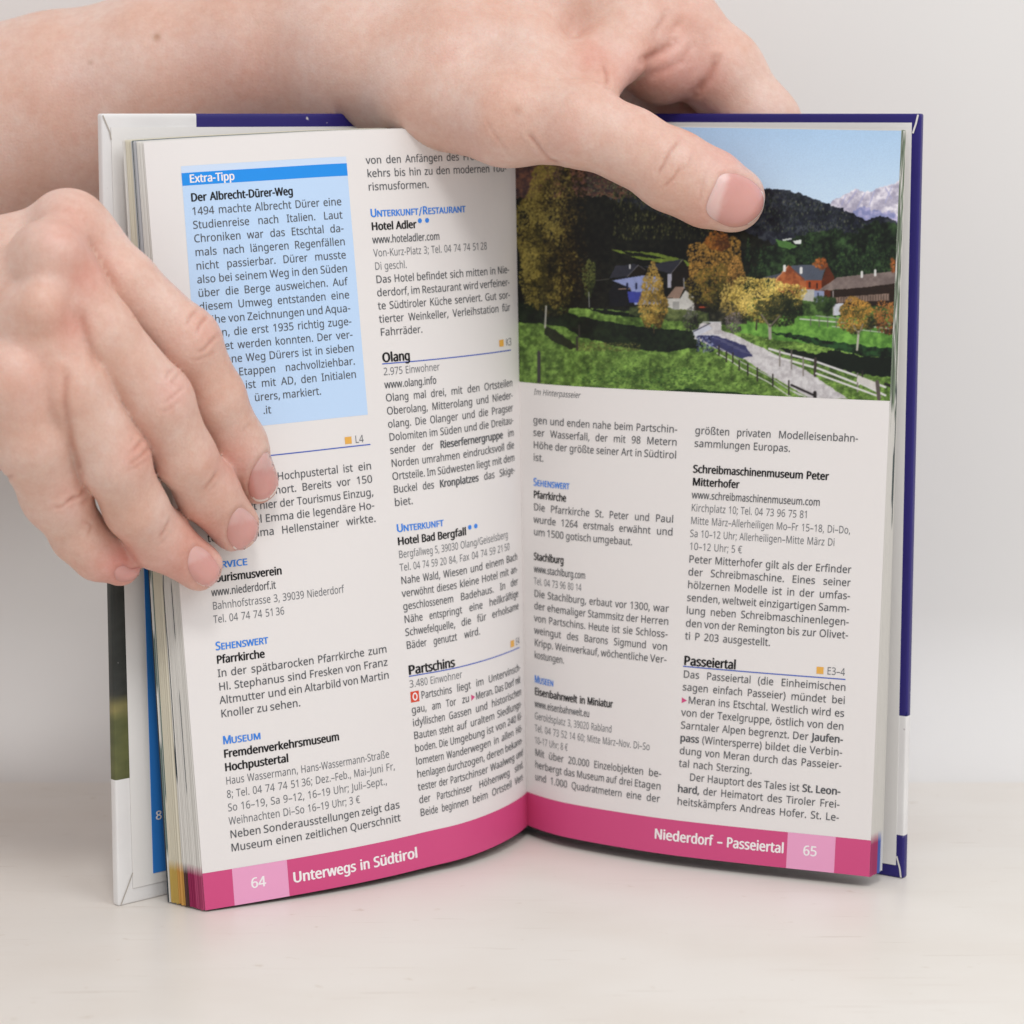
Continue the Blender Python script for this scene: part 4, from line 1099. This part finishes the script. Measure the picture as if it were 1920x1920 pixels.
HRES = 0.055
def left_hand():
    P = lambda px, py, y: ony(px, py, y)
    F = Field((-25.0, -12.5, 4.2), (-5.0, -1.0, 18.2), HRES)
    idx = F.empty(); F.chain(idx, [(P(128,434,-7.7), .98), (P(232,530,-7.9), .74), (P(352,638,-7.7), .72), (P(404,742,-7.1), .655), (P(446,832,-6.4), .645), (P(481,903,-5.65), .54)])
    mid = F.empty(); F.chain(mid, [(P(92,492,-9.3), .95), (P(188,620,-9.2), .75), (P(298,750,-8.6), .75), (P(346,855,-7.9), .69), (P(388,920,-7.1), .70), (P(439,986,-6.3), .60)])
    rin = F.empty(); F.chain(rin, [(P(62,600,-9.7), .92), (P(128,722,-9.7), .80), (P(213,862,-9.0), .77), (P(254,952,-8.3), .70), (P(296,1008,-7.5), .69), (P(372,1062,-6.8), .57)])
    pin = F.empty(); F.chain(pin, [(P(26,712,-9.9), 1.0), (P(58,822,-9.5), .86), (P(104,926,-8.6), .77), (P(148,1003,-8.0), .62), (P(184,1038,-7.7), .59), (P(226,1058,-7.4), .50)])
    fing = smin(smin(idx, mid, .06), smin(rin, pin, .06), .06)
    del idx, mid, rin, pin
    palm = F.empty()
    W = [P(-330,575,-8.0), P(-330,620,-8.9), P(-330,670,-9.1), P(-330,740,-8.6)]
    for q, w, ra in ((P(70,465,-7.6), W[0], .92), (P(30,530,-9.0), W[1], .84), (P(-10,625,-9.2), W[2], .86), (P(-40,735,-9.0), W[3], 1.1)):
        F.cone(palm, q, w, ra, 1.35, .42)
    F.cone(palm, P(40,570,-7.0), P(-200,620,-7.2), 1.2, 1.7, .6)
    F.cone(palm, P(-40,760,-8.3), P(-260,740,-7.8), 1.55, 1.8, .7)
    F.chain(palm, [(P(-330,655,-8.2), 2.0), (P(-480,680,-7.9), 2.15), (P(-1100,800,-7.0), 2.9)], .8)
    # thumb behind the cover
    F.chain(palm, [(P(-160,560,-6.6), 1.5), (P(20,585,-5.6), 1.15), (P(150,610,-4.9), .95), (P(290,640,-3.9), .85), (P(380,665,-3.1), .78)], .6)
    A = smin(palm, fing, .2)
    del palm, fing
    # knuckle mounds and the hollows between them
    for q, r in ((P(128,425,-8.45), .5), (P(96,470,-10.05), .52), (P(78,572,-10.45), .45), (P(20,700,-10.2), .45)): F.cone(A, q, q + np.array([.01, 0, 0]), r, r, .6)
    V, Q = surface_nets(F, A)
    # creases
    cr = [([(168,455),(192,500),(215,536)], 7, .018), ([(152,588),(162,634),(180,680)], 7, .025), ([(124,700),(122,760),(134,835),(150,885)], 7, .035),
          ([(372,578),(358,592),(348,612)], 3.2, .026), ([(392,590),(376,606),(368,626)], 3.2, .030), ([(410,628),(396,640),(384,654),(368,662)], 3, .028), ([(405,660),(380,672),(362,676)], 3, .013),
          ([(475,792),(462,800),(452,812)], 3, .014),
          ([(330,688),(315,700),(310,716)], 3, .018), ([(338,700),(322,716),(332,724)], 3, .02), ([(345,725),(325,742),(306,756)], 3, .02), ([(338,752),(312,770),(300,772)], 3, .014),
          ([(408,884),(396,902),(380,920)], 3, .026), ([(402,910),(384,926)], 3, .014),
          ([(270,822),(256,838),(246,848)], 3, .026), ([(282,836),(262,858),(240,872)], 3, .026), ([(278,860),(250,878),(232,882)], 3, .016), ([(252,818),(244,832)], 3, .014),
          ([(318,974),(308,996),(296,1010)], 3, .026), ([(312,1008),(298,1022)], 3, .016),
          ([(162,912),(148,930),(126,940)], 3, .028), ([(142,928),(116,950),(100,952)], 3, .022), ([(168,930),(150,948)], 3, .02), ([(156,975),(172,985),(166,1005)], 3, .022),
          ([(0,895),(14,896),(28,890)], 3.5, .03)]
    bl = [(385,620,42,.45),(325,735,40,.6),(258,850,40,.55),(130,935,40,.4),(130,430,60,.5),(160,520,45,.8),(130,610,38,.75),(445,870,50,.75),(385,1010,60,.7),(330,1080,60,.8),(215,1075,55,1.1),(60,720,70,.3),(490,930,28,.6),(230,1050,30,.8)]
    sp = [(252,594,3.5,(.55,.28,.22),.6),(158,412,4,(.6,.3,.25),.3),(200,375,3,(.6,.33,.27),.4)]
    nails = [dict(outline=[(500,848),(486,862),(472,884),(466,908),(469,928),(482,940),(503,936),(519,918),(523,892),(518,866)], free=[(474,936),(490,943),(508,937),(522,916)]),
             dict(outline=[(452,952),(438,962),(429,980),(426,1004),(434,1022),(452,1038),(472,1034),(487,1014),(490,994),(474,968)], free=[(438,1030),(454,1042),(476,1036),(490,1014)]),
             dict(outline=[(368,1024),(356,1036),(352,1058),(358,1078),(372,1094),(392,1100),(410,1092),(418,1078),(404,1052),(386,1032)], free=[(368,1096),(388,1106),(408,1098),(420,1080)]),
             dict(outline=[(232,1060),(218,1066),(215,1080),(224,1090),(240,1090),(256,1084),(266,1072),(262,1064),(246,1066)], lift=.018)]
    return finish_hand('hand', V, Q, cr, bl, sp, 'hand at the left with four fingers pressed over the left page edge', nails)

def right_hand():
    P = lambda px, py, y: ony(px, py, y)
    F = Field((-31.0, -5.2, 9.6), (9.2, 8.3, 24.6), HRES)
    arm = F.empty()
    F.chain(arm, [(P(-1300,560,3.6), 3.9), (P(-800,450,3.6), 3.7), (P(-330,330,3.6), 3.3), (P(-100,285,3.6), 3.05), (P(110,226,3.4), 2.65), (P(300,158,3.0), 2.28), (P(480,112,2.4), 2.05), (P(640,110,1.4), 1.95)], .9)
    F.chain(arm, [(P(480,95,2.8), 1.75), (P(640,80,2.0), 1.8)], .9)
    # thumb side of the hand
    th = F.empty()
    F.chain(th, [(P(640,120,.9), 1.75), (P(790,165,-1.0), 1.42), (P(950,215,-2.5), 1.22), (P(1085,232,-3.2), 1.0), (P(1180,273,-3.3), .88), (P(1263,321,-3.3), .945), (P(1328,353,-3.2), .91), (P(1373,373,-3.1), .80)], .3)
    # back of the hand, index knuckle, palm
    F.chain(arm, [(P(640,60,1.8), 2.0), (P(820,30,1.4), 1.9), (P(1000,-10,1.0), 1.75), (P(1150,-20,.8), 1.5)], .9)
    F.chain(arm, [(P(700,110,.6), 1.75), (P(860,110,-.8), 1.5), (P(980,110,-1.3), 1.15)], .9)
    F.chain(arm, [(P(700,60,3.0), 2.0), (P(900,40,3.6), 2.0), (P(1060,20,4.0), 1.7)], .9)
    # the web of skin between thumb and index finger
    F.chain(arm, [(P(1000,150,-2.2), .95), (P(1090,140,-1.7), .62), (P(1165,80,-.6), .8)], .55)
    F.chain(arm, [(P(1128,172,-2.3), .42), (P(1165,115,-1.3), .42), (P(1198,50,-.4), .6)], .45)
    A = smin(arm, th, .6); del arm, th
    # fingers: over the top and down behind the back board
    f1 = F.empty(); F.chain(f1, [(P(1130,-10,.6), 1.35), (P(1262,54,.7), 1.14), (P(1350,134,.6), 1.04), (P(1425,235,.4), .98), (P(1470,330,.3), .88), (P(1490,440,.2), .75)], .4)
    F.chain(f1, [(P(1190,85,.3), .95), (P(1240,118,.2), .98), (P(1262,112,.4), .9)], .35)
    f2 = F.empty(); F.chain(f2, [(P(1100,30,2.4), 1.2), (P(1215,110,2.7), 1.05), (P(1290,240,2.3), .95), (P(1330,380,1.8), .85), (P(1350,470,1.4), .75)], .4)
    f3 = F.empty(); F.chain(f3, [(P(1050,50,4.2), 1.15), (P(1150,130,4.5), 1.0), (P(1190,250,3.8), .92), (P(1210,400,3.0), .8), (P(1215,480,2.6), .7)], .4)
    f4 = F.empty(); F.chain(f4, [(P(1000,70,5.6), 1.0), (P(1070,140,5.9), .85), (P(1090,250,5.4), .75), (P(1095,370,4.6), .66)], .4)
    A = smin(A, f1, .35); A = smin(A, f2, .3); A = smin(A, f3, .3); A = smin(A, f4, .3)
    del f1, f2, f3, f4
    V, Q = surface_nets(F, A)
    cr = [([(1273,262),(1255,285),(1243,310),(1232,328)], 3.2, .03), ([(1299,288),(1290,308),(1272,322)], 2.8, .014), ([(1276,312),(1262,334),(1242,352)], 3.2, .028), ([(1302,300),(1286,322)], 3, .012),
          ([(912,225),(925,250),(945,276),(955,290)], 3, .012), ([(990,250),(1010,275),(1030,300),(1052,308)], 3.5, .03),
          ([(1262,80),(1240,97),(1205,114)], 7, .06), ([(1342,112),(1328,145),(1306,174)], 7, .05), ([(1290,112),(1262,122),(1225,140)], 6, .018), ([(1250,24),(1228,60)], 5, .02), ([(1275,38),(1252,68)], 5, .018), ([(1300,84),(1275,112)], 5, .014),
          ([(1130,118),(1138,140),(1139,162)], 4, .035), ([(1325,320),(1316,352),(1312,378)], 3, .010)]
    bl = [(1110,105,36,.7),(1190,140,50,.6),(1260,150,60,.8),(1330,150,50,.6),(1340,250,60,.45),(1370,300,40,.6),(1310,415,40,.45),(1065,255,40,.35),(480,150,90,.35),(840,105,22,.25),(1280,60,80,.35)]
    sp = [(294,69,7.5,(.40,.215,.12),.75),(170,117,4.5,(.45,.26,.18),.65),(484,42,6,(.55,.35,.25),.35),(970,208,9,(.52,.30,.23),.45),(1070,258,14,(.72,.44,.36),.3),(806,103,7,(.72,.42,.36),.3),(600,150,60,(.63,.50,.48),.3),(560,70,40,(.63,.50,.47),.25),(720,190,50,(.64,.50,.48),.25),(150,160,50,(.64,.48,.46),.25),(380,110,60,(.70,.47,.42),.3),(900,60,50,(.66,.50,.46),.25)]
    nails = [dict(outline=[(1352,328),(1338,352),(1325,384),(1328,402),(1348,417),(1374,426),(1402,420),(1424,402),(1433,380),(1428,358),(1408,338),(1380,326)], free=[(1404,424),(1428,404),(1438,380),(1430,352)], lift=.02)]
    return finish_hand('hand', V, Q, cr, bl, sp, 'hand and bare forearm reaching over the book top, thumb pressed on the landscape photograph', nails)
left_hand()
right_hand()
